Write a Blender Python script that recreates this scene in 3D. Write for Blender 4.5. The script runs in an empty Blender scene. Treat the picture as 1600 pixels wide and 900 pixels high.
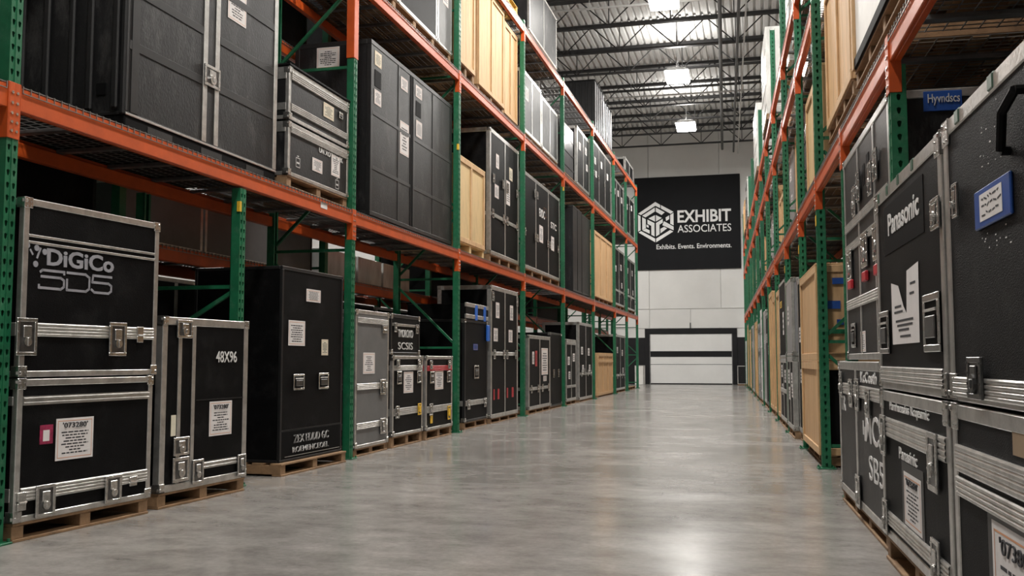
import bpy, math, random
from mathutils import Vector, Matrix
R = math.radians
rnd = random.Random(11)
SC = bpy.context.scene
COL = SC.collection

# ------------------------------------------------------------------ camera, world, exposure
cd = bpy.data.cameras.new('camera')
cam = bpy.data.objects.new('camera', cd)
COL.objects.link(cam)
cd.sensor_width = 36.0
cd.lens = 36.0 * 1500 / 1600
cd.clip_end = 200
cam.location = (0, 0, 1.2)
cam.rotation_euler = (R(90 + 4.27), 0, R(14.214))
SC.camera = cam

world = bpy.data.worlds.new('world')
SC.world = world
world.use_nodes = True
world.node_tree.nodes['Background'].inputs[0].default_value = (0.8, 0.87, 1, 1)
world.node_tree.nodes['Background'].inputs[1].default_value = 0.05
SC.view_settings.view_transform = 'Standard'
SC.view_settings.look = 'None'
SC.view_settings.gamma = 1
SC.view_settings.use_curve_mapping = False
SC.view_settings.exposure = 0.15
LAMP_W = 430          # watts of each high-bay lamp

# ------------------------------------------------------------------ materials
MATS = {}
def M(name, col, rough=.5, metal=0., var=.0, vs=6., bump=0., bs=150., stretch=(1, 1, 1), dust=0., ds=3., spec=.5, dustcol=(.35, .34, .33), emit=0., rv=0.):
    m = bpy.data.materials.new(name)
    m.use_nodes = True
    nt = m.node_tree
    N, L = nt.nodes, nt.links
    b = N['Principled BSDF']
    b.inputs['Base Color'].default_value = (*col, 1)
    b.inputs['Roughness'].default_value = rough
    b.inputs['Metallic'].default_value = metal
    b.inputs['Specular IOR Level'].default_value = spec
    if emit:
        b.inputs['Emission Color'].default_value = (*col, 1)
        b.inputs['Emission Strength'].default_value = emit
    if var or bump or dust or rv:
        tc = N.new('ShaderNodeTexCoord')
        oi = N.new('ShaderNodeObjectInfo')
        mu = N.new('ShaderNodeMath'); mu.operation = 'MULTIPLY'; mu.inputs[1].default_value = 37.0
        L.new(oi.outputs['Random'], mu.inputs[0])
        mp = N.new('ShaderNodeMapping')
        mp.inputs['Scale'].default_value = stretch
        L.new(tc.outputs['Object'], mp.inputs['Vector'])
        ad = N.new('ShaderNodeVectorMath'); ad.operation = 'ADD'
        L.new(mp.outputs[0], ad.inputs[0]); L.new(mu.outputs[0], ad.inputs[1])
        src = ad.outputs[0]
        out = None
        if var:
            n = N.new('ShaderNodeTexNoise'); n.inputs['Scale'].default_value = vs
            n.inputs['Detail'].default_value = 6; n.inputs['Roughness'].default_value = .65
            L.new(src, n.inputs['Vector'])
            cr = N.new('ShaderNodeValToRGB')
            cr.color_ramp.elements[0].position = .3; cr.color_ramp.elements[1].position = .7
            cr.color_ramp.elements[0].color = (*[max(0, c * (1 - var)) for c in col], 1)
            cr.color_ramp.elements[1].color = (*[min(1, c * (1 + var)) for c in col], 1)
            L.new(n.outputs['Fac'], cr.inputs[0])
            out = cr.outputs[0]
            if rv:
                mr = N.new('ShaderNodeMapRange')
                mr.inputs['From Min'].default_value = .3; mr.inputs['From Max'].default_value = .7
                mr.inputs['To Min'].default_value = max(.03, rough - rv); mr.inputs['To Max'].default_value = rough + rv
                L.new(n.outputs['Fac'], mr.inputs[0]); L.new(mr.outputs[0], b.inputs['Roughness'])
        if dust:
            n = N.new('ShaderNodeTexNoise'); n.inputs['Scale'].default_value = ds
            n.inputs['Detail'].default_value = 9; n.inputs['Roughness'].default_value = .75
            L.new(src, n.inputs['Vector'])
            mr = N.new('ShaderNodeMapRange')
            mr.inputs['From Min'].default_value = .52; mr.inputs['From Max'].default_value = .8
            mr.inputs['To Min'].default_value = 0; mr.inputs['To Max'].default_value = dust
            L.new(n.outputs['Fac'], mr.inputs[0])
            mx = N.new('ShaderNodeMixRGB')
            L.new(mr.outputs[0], mx.inputs[0])
            if out: L.new(out, mx.inputs[1])
            else: mx.inputs[1].default_value = (*col, 1)
            mx.inputs[2].default_value = (*dustcol, 1)
            out = mx.outputs[0]
        if out: L.new(out, b.inputs['Base Color'])
        if bump:
            n = N.new('ShaderNodeTexNoise'); n.inputs['Scale'].default_value = bs
            n.inputs['Detail'].default_value = 3
            L.new(src, n.inputs['Vector'])
            bp = N.new('ShaderNodeBump'); bp.inputs['Strength'].default_value = bump
            bp.inputs['Distance'].default_value = .01
            L.new(n.outputs['Fac'], bp.inputs['Height']); L.new(bp.outputs[0], b.inputs['Normal'])
    MATS[name] = m
    return m

M('black', (.0045, .0045, .005), .5, 0, .25, 5, .25, 140, dust=.035, ds=2.5, spec=.08)
M('black_tolex', (.006, .006, .0065), .6, 0, .2, 4, .6, 170, dust=.06, ds=5, spec=.12)
M('black_worn', (.012, .012, .013), .42, 0, .3, 3, .25, 90, stretch=(1, 1, .4), dust=.2, ds=4, spec=.28)
M('black_scuffed', (.018, .018, .019), .45, 0, .4, 4, .3, 70, stretch=(1, 1, .5), dust=.28, ds=5, spec=.25)
M('black_flat', (.006, .006, .0065), .6, spec=.06)
M('plastic', (.008, .008, .009), .45, 0, .15, 3, .1, 60)
M('grey_lam', (.13, .13, .13), .5, 0, .12, 4, .15, 120, dust=.1)
M('silver_lam', (.33, .33, .34), .35, .35, .15, 3, .08, 60, stretch=(1, 1, .3), dust=.2)
M('rail', (.56, .55, .53), .34, .8, .22, 9, .12, 40, stretch=(1, 1, 1), dust=.35, ds=7, dustcol=(.12, .115, .11))
M('rail_dark', (.022, .022, .023), .4, .4, .2, 8)
M('steel', (.58, .57, .55), .27, .95, .25, 25, .1, 60)
M('steel_dark', (.16, .16, .16), .33, .9, .25, 25)
M('green', (.009, .125, .055), .42, 0, .22, 7, .05, 40, dust=.25, ds=9, dustcol=(.28, .36, .3))
M('orange', (.50, .075, .011), .4, 0, .15, 5, .05, 40, dust=.14, ds=6, dustcol=(.25, .07, .03))
M('galv', (.19, .19, .19), .42, .6, .25, 6)
M('wire', (.26, .26, .255), .4, .8)
M('ply', (.56, .35, .175), .6, 0, .2, 5, .12, 60, stretch=(3, 3, .35), dust=.25, ds=2, dustcol=(.36, .2, .09))
M('ply_pale', (.62, .45, .23), .6, 0, .15, 4, .12, 60, stretch=(2, 2, .6), dust=.35, ds=4, dustcol=(.34, .2, .08))
M('batten', (.55, .355, .185), .62, 0, .2, 6, .12, 60, stretch=(2, 2, .5))
M('pallet', (.25, .15, .078), .75, 0, .35, 6, .3, 50, stretch=(1, 1, 1), dust=.3, ds=5, dustcol=(.16, .1, .06))
M('pallet_yellow', (.62, .40, .10), .7, 0, .2, 6)
M('paper', (.70, .67, .66), .7, 0, .05, 8)
M('paper_tan', (.68, .63, .50), .7, 0, .1, 8)
M('ink', (.03, .03, .035), .7)
M('frame_ink', (.62, .30, .16), .7)
M('letter', (.30, .30, .33), .5, 0, .15, 12)
M('letter_white', (.62, .61, .6), .5, 0, .2, 20)
M('sign_black', (.009, .0095, .011), .6, 0, .1, 2, spec=.12)
M('sign_white', (.82, .82, .82), .5)
M('blue', (.015, .07, .30), .4, 0, .1, 6)
M('red', (.42, .02, .03), .45, 0, .2, 8)
M('magenta', (.30, .02, .07), .5, 0, .5, 30)
M('yellow', (.72, .44, .03), .5, 0, .15, 8)
M('wrap', (.62, .62, .60), .25, 0, .25, 4, .5, 12, stretch=(1, 1, .35))
M('wrap_dark', (.06, .06, .065), .2, 0, .4, 5, .8, 12, stretch=(1, 1, .35))
M('board_white', (.72, .71, .68), .5, 0, .08, 3)
M('wall', (.66, .655, .64), .8, 0, .07, .35, .1, 30, dust=.08, ds=.6)
M('wall_black', (.013, .013, .0145), .6, 0, .2, 2, spec=.2)
M('door_white', (.74, .74, .73), .45, 0, .04, 1)
M('deck', (.62, .62, .61), .7, .0, .12, 1.2, 0, 20, stretch=(1, .2, 1), dust=.2, ds=1, dustcol=(.12, .12, .12))
M('joist', (.035, .035, .036), .55, .2, .2, 2)
M('pipe', (.10, .10, .10), .5, .3)
M('pipe_light', (.55, .55, .54), .5)
M('housing', (.5, .5, .5), .5)
M('cardboard', (.30, .21, .13), .8, 0, .15, 4)
M('clamp', (.06, .12, .085), .35, 0, .3, 12)
M('strap_blue', (.02, .12, .5), .5)

def floor_mat():
    m = bpy.data.materials.new('polished_concrete'); m.use_nodes = True
    N, L = m.node_tree.nodes, m.node_tree.links
    b = N['Principled BSDF']
    tc = N.new('ShaderNodeTexCoord')
    def noise(scale, st, det=7, ro=.62):
        mp = N.new('ShaderNodeMapping'); mp.inputs['Scale'].default_value = st
        L.new(tc.outputs['Object'], mp.inputs['Vector'])
        n = N.new('ShaderNodeTexNoise'); n.inputs['Scale'].default_value = scale
        n.inputs['Detail'].default_value = det; n.inputs['Roughness'].default_value = ro
        n.inputs['Distortion'].default_value = .25
        L.new(mp.outputs[0], n.inputs['Vector'])
        return n.outputs['Fac']
    def ramp(src, p0, p1, c0, c1):
        r = N.new('ShaderNodeValToRGB')
        r.color_ramp.elements[0].position = p0; r.color_ramp.elements[1].position = p1
        r.color_ramp.elements[0].color = (*c0, 1); r.color_ramp.elements[1].color = (*c1, 1)
        L.new(src, r.inputs[0]); return r.outputs[0]
    def mix(a, b_, f, mode='MIX'):
        x = N.new('ShaderNodeMixRGB'); x.blend_type = mode; x.inputs[0].default_value = f
        L.new(a, x.inputs[1]); L.new(b_, x.inputs[2]); return x.outputs[0]
    big = ramp(noise(.55, (1, .8, 1)), .32, .68, (.24, .228, .213), (.40, .384, .365))
    mid = ramp(noise(2.6, (.8, 1.3, 1), 9, .7), .22, .8, (.34, .33, .32), (1.42, 1.42, 1.42))
    fine = ramp(noise(26, (1, 1, 1), 4), .25, .75, (.78, .78, .78), (1.12, 1.12, 1.12))
    c = mix(mix(big, mid, .75, 'MULTIPLY'), fine, .7, 'MULTIPLY')
    L.new(c, b.inputs['Base Color'])
    mr = N.new('ShaderNodeMapRange')
    mr.inputs['From Min'].default_value = .3; mr.inputs['From Max'].default_value = .7
    mr.inputs['To Min'].default_value = .15; mr.inputs['To Max'].default_value = .25
    L.new(noise(.9, (.8, 1.2, 1), 3, .5), mr.inputs[0]); L.new(mr.outputs[0], b.inputs['Roughness'])
    b.inputs['Specular IOR Level'].default_value = .55
    bp = N.new('ShaderNodeBump'); bp.inputs['Strength'].default_value = .04; bp.inputs['Distance'].default_value = .01
    L.new(noise(7, (1, 1, 1), 5), bp.inputs['Height']); L.new(bp.outputs[0], b.inputs['Normal'])
    MATS['floor'] = m
floor_mat()

# ------------------------------------------------------------------ mesh helpers
class MB:
    def __init__(s): s.v = []; s.f = []; s.mi = []
    def add(s, vs, fs, mi=0):
        o = len(s.v); s.v += [tuple(p) for p in vs]
        for f in fs: s.f.append(tuple(i + o for i in f)); s.mi.append(mi)
    def box(s, lo, hi, mi=0):
        x0, y0, z0 = lo; x1, y1, z1 = hi
        s.add([(x0,y0,z0),(x1,y0,z0),(x1,y1,z0),(x0,y1,z0),(x0,y0,z1),(x1,y0,z1),(x1,y1,z1),(x0,y1,z1)],
              [(0,3,2,1),(4,5,6,7),(0,1,5,4),(1,2,6,5),(2,3,7,6),(3,0,4,7)], mi)
    def cbox(s, lo, hi, bev, mi=0):
        d = [hi[i] - lo[i] for i in range(3)]; c = [(hi[i] + lo[i]) / 2 for i in range(3)]
        bev = min(bev, min(d) * .35)
        idx = {}; vs = []
        for sx in (-1, 1):
            for sy in (-1, 1):
                for sz in (-1, 1):
                    for ax in range(3):
                        sg = (sx, sy, sz)
                        vs.append([c[i] + sg[i] * (d[i] / 2 - (0 if i == ax else bev)) for i in range(3)])
                        idx[(sx, sy, sz, ax)] = len(vs) - 1
        fs = []
        for ax in range(3):
            o = [i for i in range(3) if i != ax]
            for sg in (-1, 1):
                q = []
                for (a, b) in ((-1, -1), (1, -1), (1, 1), (-1, 1)):
                    k = [0, 0, 0]; k[ax] = sg; k[o[0]] = a; k[o[1]] = b
                    q.append(idx[(*k, ax)])
                fs.append(q)
            for a in (-1, 1):
                for b in (-1, 1):
                    q = []
                    for (sg, face) in ((-1, o[0]), (1, o[0]), (1, o[1]), (-1, o[1])):
                        k = [0, 0, 0]; k[ax] = sg; k[o[0]] = a; k[o[1]] = b
                        q.append(idx[(*k, face)])
                    fs.append(q)
        for sx in (-1, 1):
            for sy in (-1, 1):
                for sz in (-1, 1): fs.append([idx[(sx, sy, sz, a)] for a in range(3)])
        C = Vector(c); out = []
        for f in fs:
            P = [Vector(vs[i]) for i in f]
            n = (P[1] - P[0]).cross(P[2] - P[0]); m = sum(P, Vector()) / len(P) - C
            out.append(f if n.dot(m) > 0 else f[::-1])
        s.add(vs, out, mi)
    def cyl(s, p0, p1, r, n=8, mi=0, r1=None):
        p0 = Vector(p0); p1 = Vector(p1); r1 = r if r1 is None else r1
        a = (p1 - p0).normalized()
        t = Vector((0, 0, 1)) if abs(a.z) < .9 else Vector((1, 0, 0))
        u = a.cross(t).normalized(); w = a.cross(u)
        vs = []
        for k in range(n):
            th = 2 * math.pi * k / n; d = u * math.cos(th) + w * math.sin(th)
            vs.append(p0 + d * r); vs.append(p1 + d * r1)
        fs = [(2*k, 2*k+1, (2*k+3) % (2*n), (2*k+2) % (2*n)) for k in range(n)]
        fs.append([2*k for k in range(n)]); fs.append([2*k+1 for k in range(n)][::-1])
        s.add(vs, fs, mi)
    def bar(s, p0, p1, w, h, mi=0):
        p0 = Vector(p0); p1 = Vector(p1); a = (p1 - p0).normalized()
        t = Vector((0, 0, 1)) if abs(a.z) < .95 else Vector((1, 0, 0))
        u = a.cross(t).normalized() * w / 2; q = u.cross(a).normalized() * h / 2
        vs = [p + i * u + j * q for p in (p0, p1) for (i, j) in ((-1, -1), (1, -1), (1, 1), (-1, 1))]
        s.add(vs, [(0, 3, 2, 1), (4, 5, 6, 7), (0, 1, 5, 4), (1, 2, 6, 5), (2, 3, 7, 6), (3, 0, 4, 7)], mi)
    def rect(s, x0, z0, x1, z1, y, mi=0):
        s.add([(x0, y, z0), (x1, y, z0), (x1, y, z1), (x0, y, z1)], [(0, 1, 2, 3)], mi)
    def mesh(s, name, mats):
        me = bpy.data.meshes.new(name)
        me.from_pydata(s.v, [], s.f)
        if isinstance(mats, str): mats = [mats]
        for m in mats: me.materials.append(MATS[m])
        if len(mats) > 1: me.polygons.foreach_set('material_index', s.mi)
        me.update()
        return me

def link(name, me, parent=None, loc=(0, 0, 0), rot=(0, 0, 0)):
    o = bpy.data.objects.new(name, me)
    COL.objects.link(o)
    o.location = loc; o.rotation_euler = rot
    if parent: o.parent = parent
    return o
CACHE = {}
def box(name, parent, lo, hi, mat, bev=.004):
    d = tuple(round(hi[i] - lo[i], 4) for i in range(3))
    key = (d, mat, bev)
    if key not in CACHE:
        mb = MB(); h = [x / 2 for x in d]
        if bev: mb.cbox([-x for x in h], h, bev)
        else: mb.box([-x for x in h], h)
        CACHE[key] = mb.mesh(name, mat)
    return link(name, CACHE[key], parent, [(lo[i] + hi[i]) / 2 for i in range(3)])
def build(mb, name, mats, parent=None, loc=(0, 0, 0), rot=(0, 0, 0)):
    return link(name, mb.mesh(name, mats), parent, loc, rot)
def tag(o, label=None, cat=None, group=None, kind=None):
    if label: o['label'] = label
    if cat: o['category'] = cat
    if group: o['group'] = group
    if kind: o['kind'] = kind
    return o
# local frame of everything on a rack: x runs to the right along the front, y goes into the rack, z up
TR = R(1.95)
def FL(Y, z, X=-4.93, rot=0.): return (Vector((X, Y, z)), R(90 - rot))
def FR(v, z, u=.13, rot=0.):
    return (Vector((1.13 - math.sin(TR) * v + math.cos(TR) * u, math.cos(TR) * v + math.sin(TR) * u, z)), TR - R(90) + R(rot))
def thing(name, F, label, cat, group=None):
    o = bpy.data.objects.new(name, None)
    COL.objects.link(o)
    o.empty_display_size = .2
    o.location = F[0]; o.rotation_euler = (0, 0, F[1])
    return tag(o, label, cat, group)
def shift(F, dx=0, dy=0, dz=0):
    c, s = math.cos(F[1]), math.sin(F[1])
    return (F[0] + Vector((c * dx - s * dy, s * dx + c * dy, dz)), F[1])

# lettering ---------------------------------------------------------------
TEXT = {}
def text_mesh(txt, w, h, mat, bold=0., outline=0.):
    key = (txt, round(w, 3), round(h, 3), mat)
    if key in TEXT: return TEXT[key]
    cu = bpy.data.curves.new('lettering', 'FONT')
    cu.body = txt; cu.offset = bold; cu.resolution_u = 3
    if outline: cu.fill_mode = 'NONE'; cu.bevel_depth = outline; cu.bevel_resolution = 0
    else: cu.extrude = .004
    o = bpy.data.objects.new('lettering', cu); COL.objects.link(o)
    dg = bpy.context.evaluated_depsgraph_get(); dg.update()
    me = bpy.data.meshes.new_from_object(o.evaluated_get(dg))
    bpy.data.objects.remove(o); bpy.data.curves.remove(cu)
    xs = [v.co.x for v in me.vertices]; ys = [v.co.y for v in me.vertices]
    x0, x1, y0, y1 = min(xs), max(xs), min(ys), max(ys)
    for v in me.vertices:
        v.co = ((v.co.x - x0) / (x1 - x0) * w, -v.co.z * .6 - .003, (v.co.y - y0) / (y1 - y0) * h)
    me.materials.clear(); me.materials.append(MATS[mat])
    TEXT[key] = me
    return me
def text(parent, txt, x, z, w, h, mat='letter_white', bold=.0, y=0., outline=0., rotz=0., slope=0.):
    return link('lettering', text_mesh(txt, w, h, mat, bold, outline), parent, (x, y, z), (0, -slope, rotz))
def strokes(parent, name, polys, w, mat, x, z, sx, sz, y=-.003):
    mb = MB()
    for pl in polys:
        P = [Vector((p[0] * sx, 0, p[1] * sz)) for p in pl]
        for a, b in zip(P, P[1:]):
            d = (b - a).normalized(); n = Vector((-d.z, 0, d.x)) * w / 2; e = d * w * .35
            mb.add([a - e - n, b + e - n, b + e + n, a - e + n], [(0, 1, 2, 3)])
    return build(mb, name, mat, parent, (x, y, z))

# ------------------------------------------------------------------ hardware shared by the road cases
HW = {}
def latch(parent, x, z, w, h, y=-.008, mat='steel'):
    k = ('latch', w, h, mat)
    if k not in HW:
        mb = MB(); t = .012
        mb.cbox((-w/2, -.006, -h/2), (w/2, 0, h/2), .004, 1)
        fr = min(w, h) * .14
        for (a, b, c, d) in ((-w/2, -h/2, w/2, -h/2+fr), (-w/2, h/2-fr, w/2, h/2), (-w/2, -h/2+fr, -w/2+fr, h/2-fr), (w/2-fr, -h/2+fr, w/2, h/2-fr)):
            mb.cbox((a, -t, b), (c, -.004, d), .003)
        for sx in (-1, 1):
            for q in (-.85, -.3, .3, .85):
                mb.cyl((sx*(w/2-fr/2), -t-.003, q*(h/2-fr/2)), (sx*(w/2-fr/2), -t, q*(h/2-fr/2)), fr*.28, 6)
        me = mb.mesh('latch', [mat, 'steel_dark'])
        kb = MB()
        kb.cbox((-w*.2, -.016, -h*.02), (w*.2, -.005, h*.3), .005)
        kb.cyl((0, -.022, -h*.13), (0, -.005, -h*.13), w*.19, 10)
        kb.cbox((-w*.05, -.028, -h*.24), (w*.05, -.018, -h*.02), .003)
        HW[k] = (me, kb.mesh('butterfly', mat))
    a, b = HW[k]
    o = link('latch', a, parent, (x, y, z)); link('butterfly', b, o)
    return o
def handle(parent, x, z, w, h, y=-.002):
    k = ('handle', w, h)
    if k not in HW:
        mb = MB(); fr = min(w, h) * .13; t = .014
        mb.cbox((-w/2, -.005, -h/2), (w/2, 0, h/2), .003, 1)
        for (a, b, c, d) in ((-w/2, -h/2, w/2, -h/2+fr), (-w/2, h/2-fr, w/2, h/2), (-w/2, -h/2+fr, -w/2+fr, h/2-fr), (w/2-fr, -h/2+fr, w/2, h/2-fr)):
            mb.cbox((a, -t, b), (c, -.003, d), .004)
        mb.cyl((-w*.36, -.012, h*.22), (w*.36, -.012, h*.22), .008, 6)
        gb = MB(); gb.cbox((-w*.3, -.02, -h*.26), (w*.3, -.008, h*.12), .006)
        HW[k] = (mb.mesh('handle', ['steel', 'black_flat']), gb.mesh('grip', 'steel_dark'))
    a, b = HW[k]
    o = link('handle', a, parent, (x, y, z)); link('grip', b, o)
    return o
def clip(parent, x, z, w=.07, h=.12, mat='steel'):
    k = ('clip', w, h, mat)
    if k not in HW:
        mb = MB()
        mb.cbox((-w/2, -.014, 0), (w/2, 0, h/2), .003); mb.cbox((-w/2, -.014, -h/2), (w/2, 0, -h*.1), .003)
        mb.cyl((-w*.45, -.016, -h*.05), (w*.45, -.016, -h*.05), .008, 6)
        HW[k] = mb.mesh('hinge_clip', mat)
    return link('hinge_clip', HW[k], parent, (x, -.008, z))
def corner(parent, x, y, z, sx, sy, sz, s=.075):
    """metal corner brace; sx,sy,sz point outwards"""
    k = ('corner', sx, sy, sz, s)
    if k not in HW:
        mb = MB(); t = .011
        def B(lo, hi): mb.cbox([min(a, b) for a, b in zip(lo, hi)], [max(a, b) for a, b in zip(lo, hi)], .003)
        B((sx*t, 0, sz*t), (-sx*s, sy*t, -sz*s)); B((0, sy*t, sz*t), (sx*t, -sy*s, -sz*s)); B((sx*t, sy*t, 0), (-sx*s, -sy*s, sz*t))
        r = .022
        c = Vector((-sx*.006, -sy*.006, -sz*.014))
        mb.cyl(c + Vector((0, 0, -r)), c + Vector((0, 0, -r*.4)), r*.4, 8, 0, r); mb.cyl(c + Vector((0, 0, -r*.4)), c + Vector((0, 0, r*.4)), r, 8); mb.cyl(c + Vector((0, 0, r*.4)), c + Vector((0, 0, r)), r, 8, 0, r*.4)
        for (a, b) in ((.3, .8), (.8, .3), (.8, .8)):
            mb.cyl((-sx*s*a, sy*t, -sz*s*b), (-sx*s*a, sy*(t+.004), -sz*s*b), .006, 6)
        HW[k] = mb.mesh('corner_cap', 'steel')
    return link('corner_cap', HW[k], parent, (x, y, z))
def band(parent, x0, x1, z0, z1, mat='rail', side=None, L=0, D=0):
    h = z1 - z0
    mb = MB()
    mb.box((x0, -.009, z0), (x1, 0, z1))
    n = 4 if h > .06 else 2
    for i in range(n):
        c = z0 + h * (i + .5) / n; r = h * .13
        mb.add([(x0, -.009, c - r), (x1, -.009, c - r), (x1, -.015, c - r*.4), (x0, -.015, c - r*.4), (x1, -.015, c + r*.4), (x0, -.015, c + r*.4), (x1, -.009, c + r), (x0, -.009, c + r)],
               [(0, 1, 2, 3), (3, 2, 4, 5), (5, 4, 6, 7)])
    build(mb, 'band_rail', mat, parent)
    if side == 'L': box('band_rail', parent, (-.009, .03, z0), (0, D - .03, z1), mat)
    if side == 'R': box('band_rail', parent, (L, .03, z0), (L + .009, D - .03, z1), mat)
def paper(parent, x, z, w, h, mat='paper', head=None, near=True, y=-.002, border=True, rows=None):
    p = box('paper_label', parent, (x, y - .002, z), (x + w, y, z + h), mat, 0)
    mb = MB(); q = -.0017
    r = random.Random(int(x * 991 + z * 77 + w * 131))
    if border and near:
        b = .045 * w; t = max(.0018, .012 * w)
        for (a, c, d, e) in ((b, b, w-b, b+t), (b, h-b-t, w-b, h-b), (b, b, b+t, h-b), (w-b-t, b, w-b, h-b)):
            mb.rect(a - w/2, c - h/2, d - w/2, e - h/2, q, 1)
    n = rows or (8 if near else 3)
    top = h * (.70 if head else .84)
    lh = (top - h * .13) / n
    for i in range(n):
        zz = top - (i + .5) * lh
        ww = w * r.choice((.3, .5, .68, .72, .6)); xx = (w - ww) / 2
        xe = xx + ww
        while xx < xe:
            l = min(xe - xx, w * r.uniform(.05, .16) * (1 if near else 2.5))
            mb.rect(xx - w/2, zz - lh*.22 - h/2, xx + l - w/2, zz + lh*.22 - h/2, q, 0)
            xx += l + w * .022
    build(mb, 'print', ['ink', 'frame_ink'], p)
    if head: text(p, head, -w * .33, h * .27, w * .66, h * .13, 'ink', .0, y=-.0005)
    return p

# ------------------------------------------------------------------ builders
def pallet(F, L, D, h=.13, label='', near=True, mat='pallet', group='wooden pallets under the cases'):
    name = 'wooden_pallet'
    bt = .02; sw = .1
    if L > 2.2: sw = .11
    ns = 3 if L < 1.9 else (4 if L < 3 else 5)
    boards = []
    for i in range(ns):
        xc = sw / 2 + (L - sw) * i / (ns - 1)
        boards.append(('stringer', (xc - sw/2, .01, bt), (xc + sw/2, D - .01, h - bt)))
    nb = 6
    for i in range(nb):
        y0 = (D - .13) * i / (nb - 1)
        boards.append(('deck_board', (0, y0, h - bt), (L, y0 + .13, h)))
    for i in range(3):
        y0 = (D - .11) * i / 2
        boards.append(('bottom_board', (0, y0, 0), (L, y0 + .11, bt)))
    if near:
        t = thing(name, F, label, 'pallet', group)
        for (n, a, b) in boards: box(n, t, a, b, mat, .003)
        return t
    mb = MB()
    for (n, a, b) in boards: mb.box(a, b)
    o = build(mb, name, mat, None, F[0], (0, 0, F[1]))
    return tag(o, label, 'pallet', group)

def case(F, L, D, H, label, side='L', body='black', rail='rail', rw=.042, bands=(), cols=(), latches=(), handles=(), papers=(), texts=(),
         caps=True, near=True, edges='full', name='flight_case', cat='road case', group=None, capsize=.062, base=None):
    t = thing(name, F, label, cat, group)
    box('body', t, (0, 0, 0), (L, D, H), body, .006)
    p = .006
    if rail:
        es = []
        for z in (0, H):
            za, zb = (-p + p, rw) if z == 0 else (H - rw, H + p)
            es.append(((-p, -p, za), (L + p, rw, zb)))
            es.append(((-p, D - rw, za), (L + p, D + p, zb)))
            es.append(((-p, rw, za), (rw, D - rw, zb)))
            es.append(((L - rw, rw, za), (L + p, D - rw, zb)))
        for (xa, xb) in ((-p, rw), (L - rw, L + p)):
            es.append(((xa, -p, rw), (xb, rw, H - rw)))
            es.append(((xa, D - rw, rw), (xb, D + p, H - rw)))
        if edges == 'front':
            keep = [0, 4, 8, 10] + ([2, 6, 9] if side == 'L' else [3, 7, 11])
            es = [es[i] for i in keep]
        for (a, b) in es: box('edge_rail', t, a, b, rail, .005)
    for b in bands:
        z0, z1 = b[0], b[1]; m = b[2] if len(b) > 2 else 'rail'
        band(t, rw, L - rw, z0, z1, m, side if len(b) < 4 else None, L, D)
    for c in cols:
        x0, x1 = c[0], c[1]; m = c[2] if len(c) > 2 else rail
        z0, z1 = (c[3], c[4]) if len(c) > 3 else (rw, H - rw)
        box('door_rail', t, (x0, -.007, z0), (x1, .004, z1), m, .003)
    for l in latches: latch(t, l[0], l[1], l[2], l[3], *( [-.012] if len(l) < 5 else [-.012, l[4]]))
    for h in handles: handle(t, *h)
    for q in papers: paper(t, q[0], q[1], q[2], q[3], *(q[4:]), near=near) if len(q) < 7 else paper(t, *q[:4], q[4], q[5], near)
    for q in texts: text(t, *q)
    if caps:
        for sx in (-1, 1):
            for sz in (-1, 1):
                corner(t, (L if sx > 0 else 0), 0, (H if sz > 0 else .013), sx, -1, sz, capsize)
        if near:
            xx, sx = (0, -1) if side == 'L' else (L, 1)
            corner(t, xx, D, H, sx, 1, 1, capsize)
    return t

def crate(F, L, D, H, label, side='L', wood='ply', n=4, mids=1, name='wooden_crate', group=None, rails=(), bw=.085, sidewood=None):
    t = thing(name, F, label, 'crate', group)
    g = .028
    box('body', t, (g, g, .02), (L - g, D - g, H - .03), wood, 0)
    xs = [L * i / n for i in range(n + 1)]
    for a, b in zip(xs, xs[1:]):
        box('plank', t, (a + .003, .008, .0), (b - .003, g, H - .025), wood, .003)
    ys = [D * i / 3 for i in range(4)]
    sx0, sx1 = (.006, g) if side == 'L' else (L - g, L - .006)
    for a, b in zip(ys, ys[1:]):
        box('plank', t, (sx0, max(a, g) + .003, 0), (sx1, b - .003, H - .025), sidewood or wood, .003)
    f = -.014
    for (a, b) in (((0, f, 0), (L, .008, bw)), ((0, f, H - bw - .02), (L, .008, H - .022))): box('batten', t, a, b, 'batten', .004)
    ms = [0, L - bw] + [L * (i + 1) / (mids + 1) - bw / 2 for i in range(mids)]
    for x in ms: box('batten', t, (x, f, bw), (x + bw, .008, H - bw - .02), 'batten', .004)
    for z in rails: box('batten', t, (0, f - .01, z), (L, f, z + bw), 'batten', .004)
    ex0, ex1 = (-.016, .006) if side == 'L' else (L - .006, L + .016)
    for (a, b) in ((0, bw), (D - bw, D)): box('batten', t, (ex0, max(a, .01), bw), (ex1, b, H - bw - .02), 'batten', .004)
    for (a, b) in ((0, bw), (H - bw - .02, H - .022)): box('batten', t, (ex0, .01, a), (ex1, D, b), 'batten', .004)
    box('lid', t, (-.01, -.014, H - .022), (L + .01, D, H), wood, .004)
    return t

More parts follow.
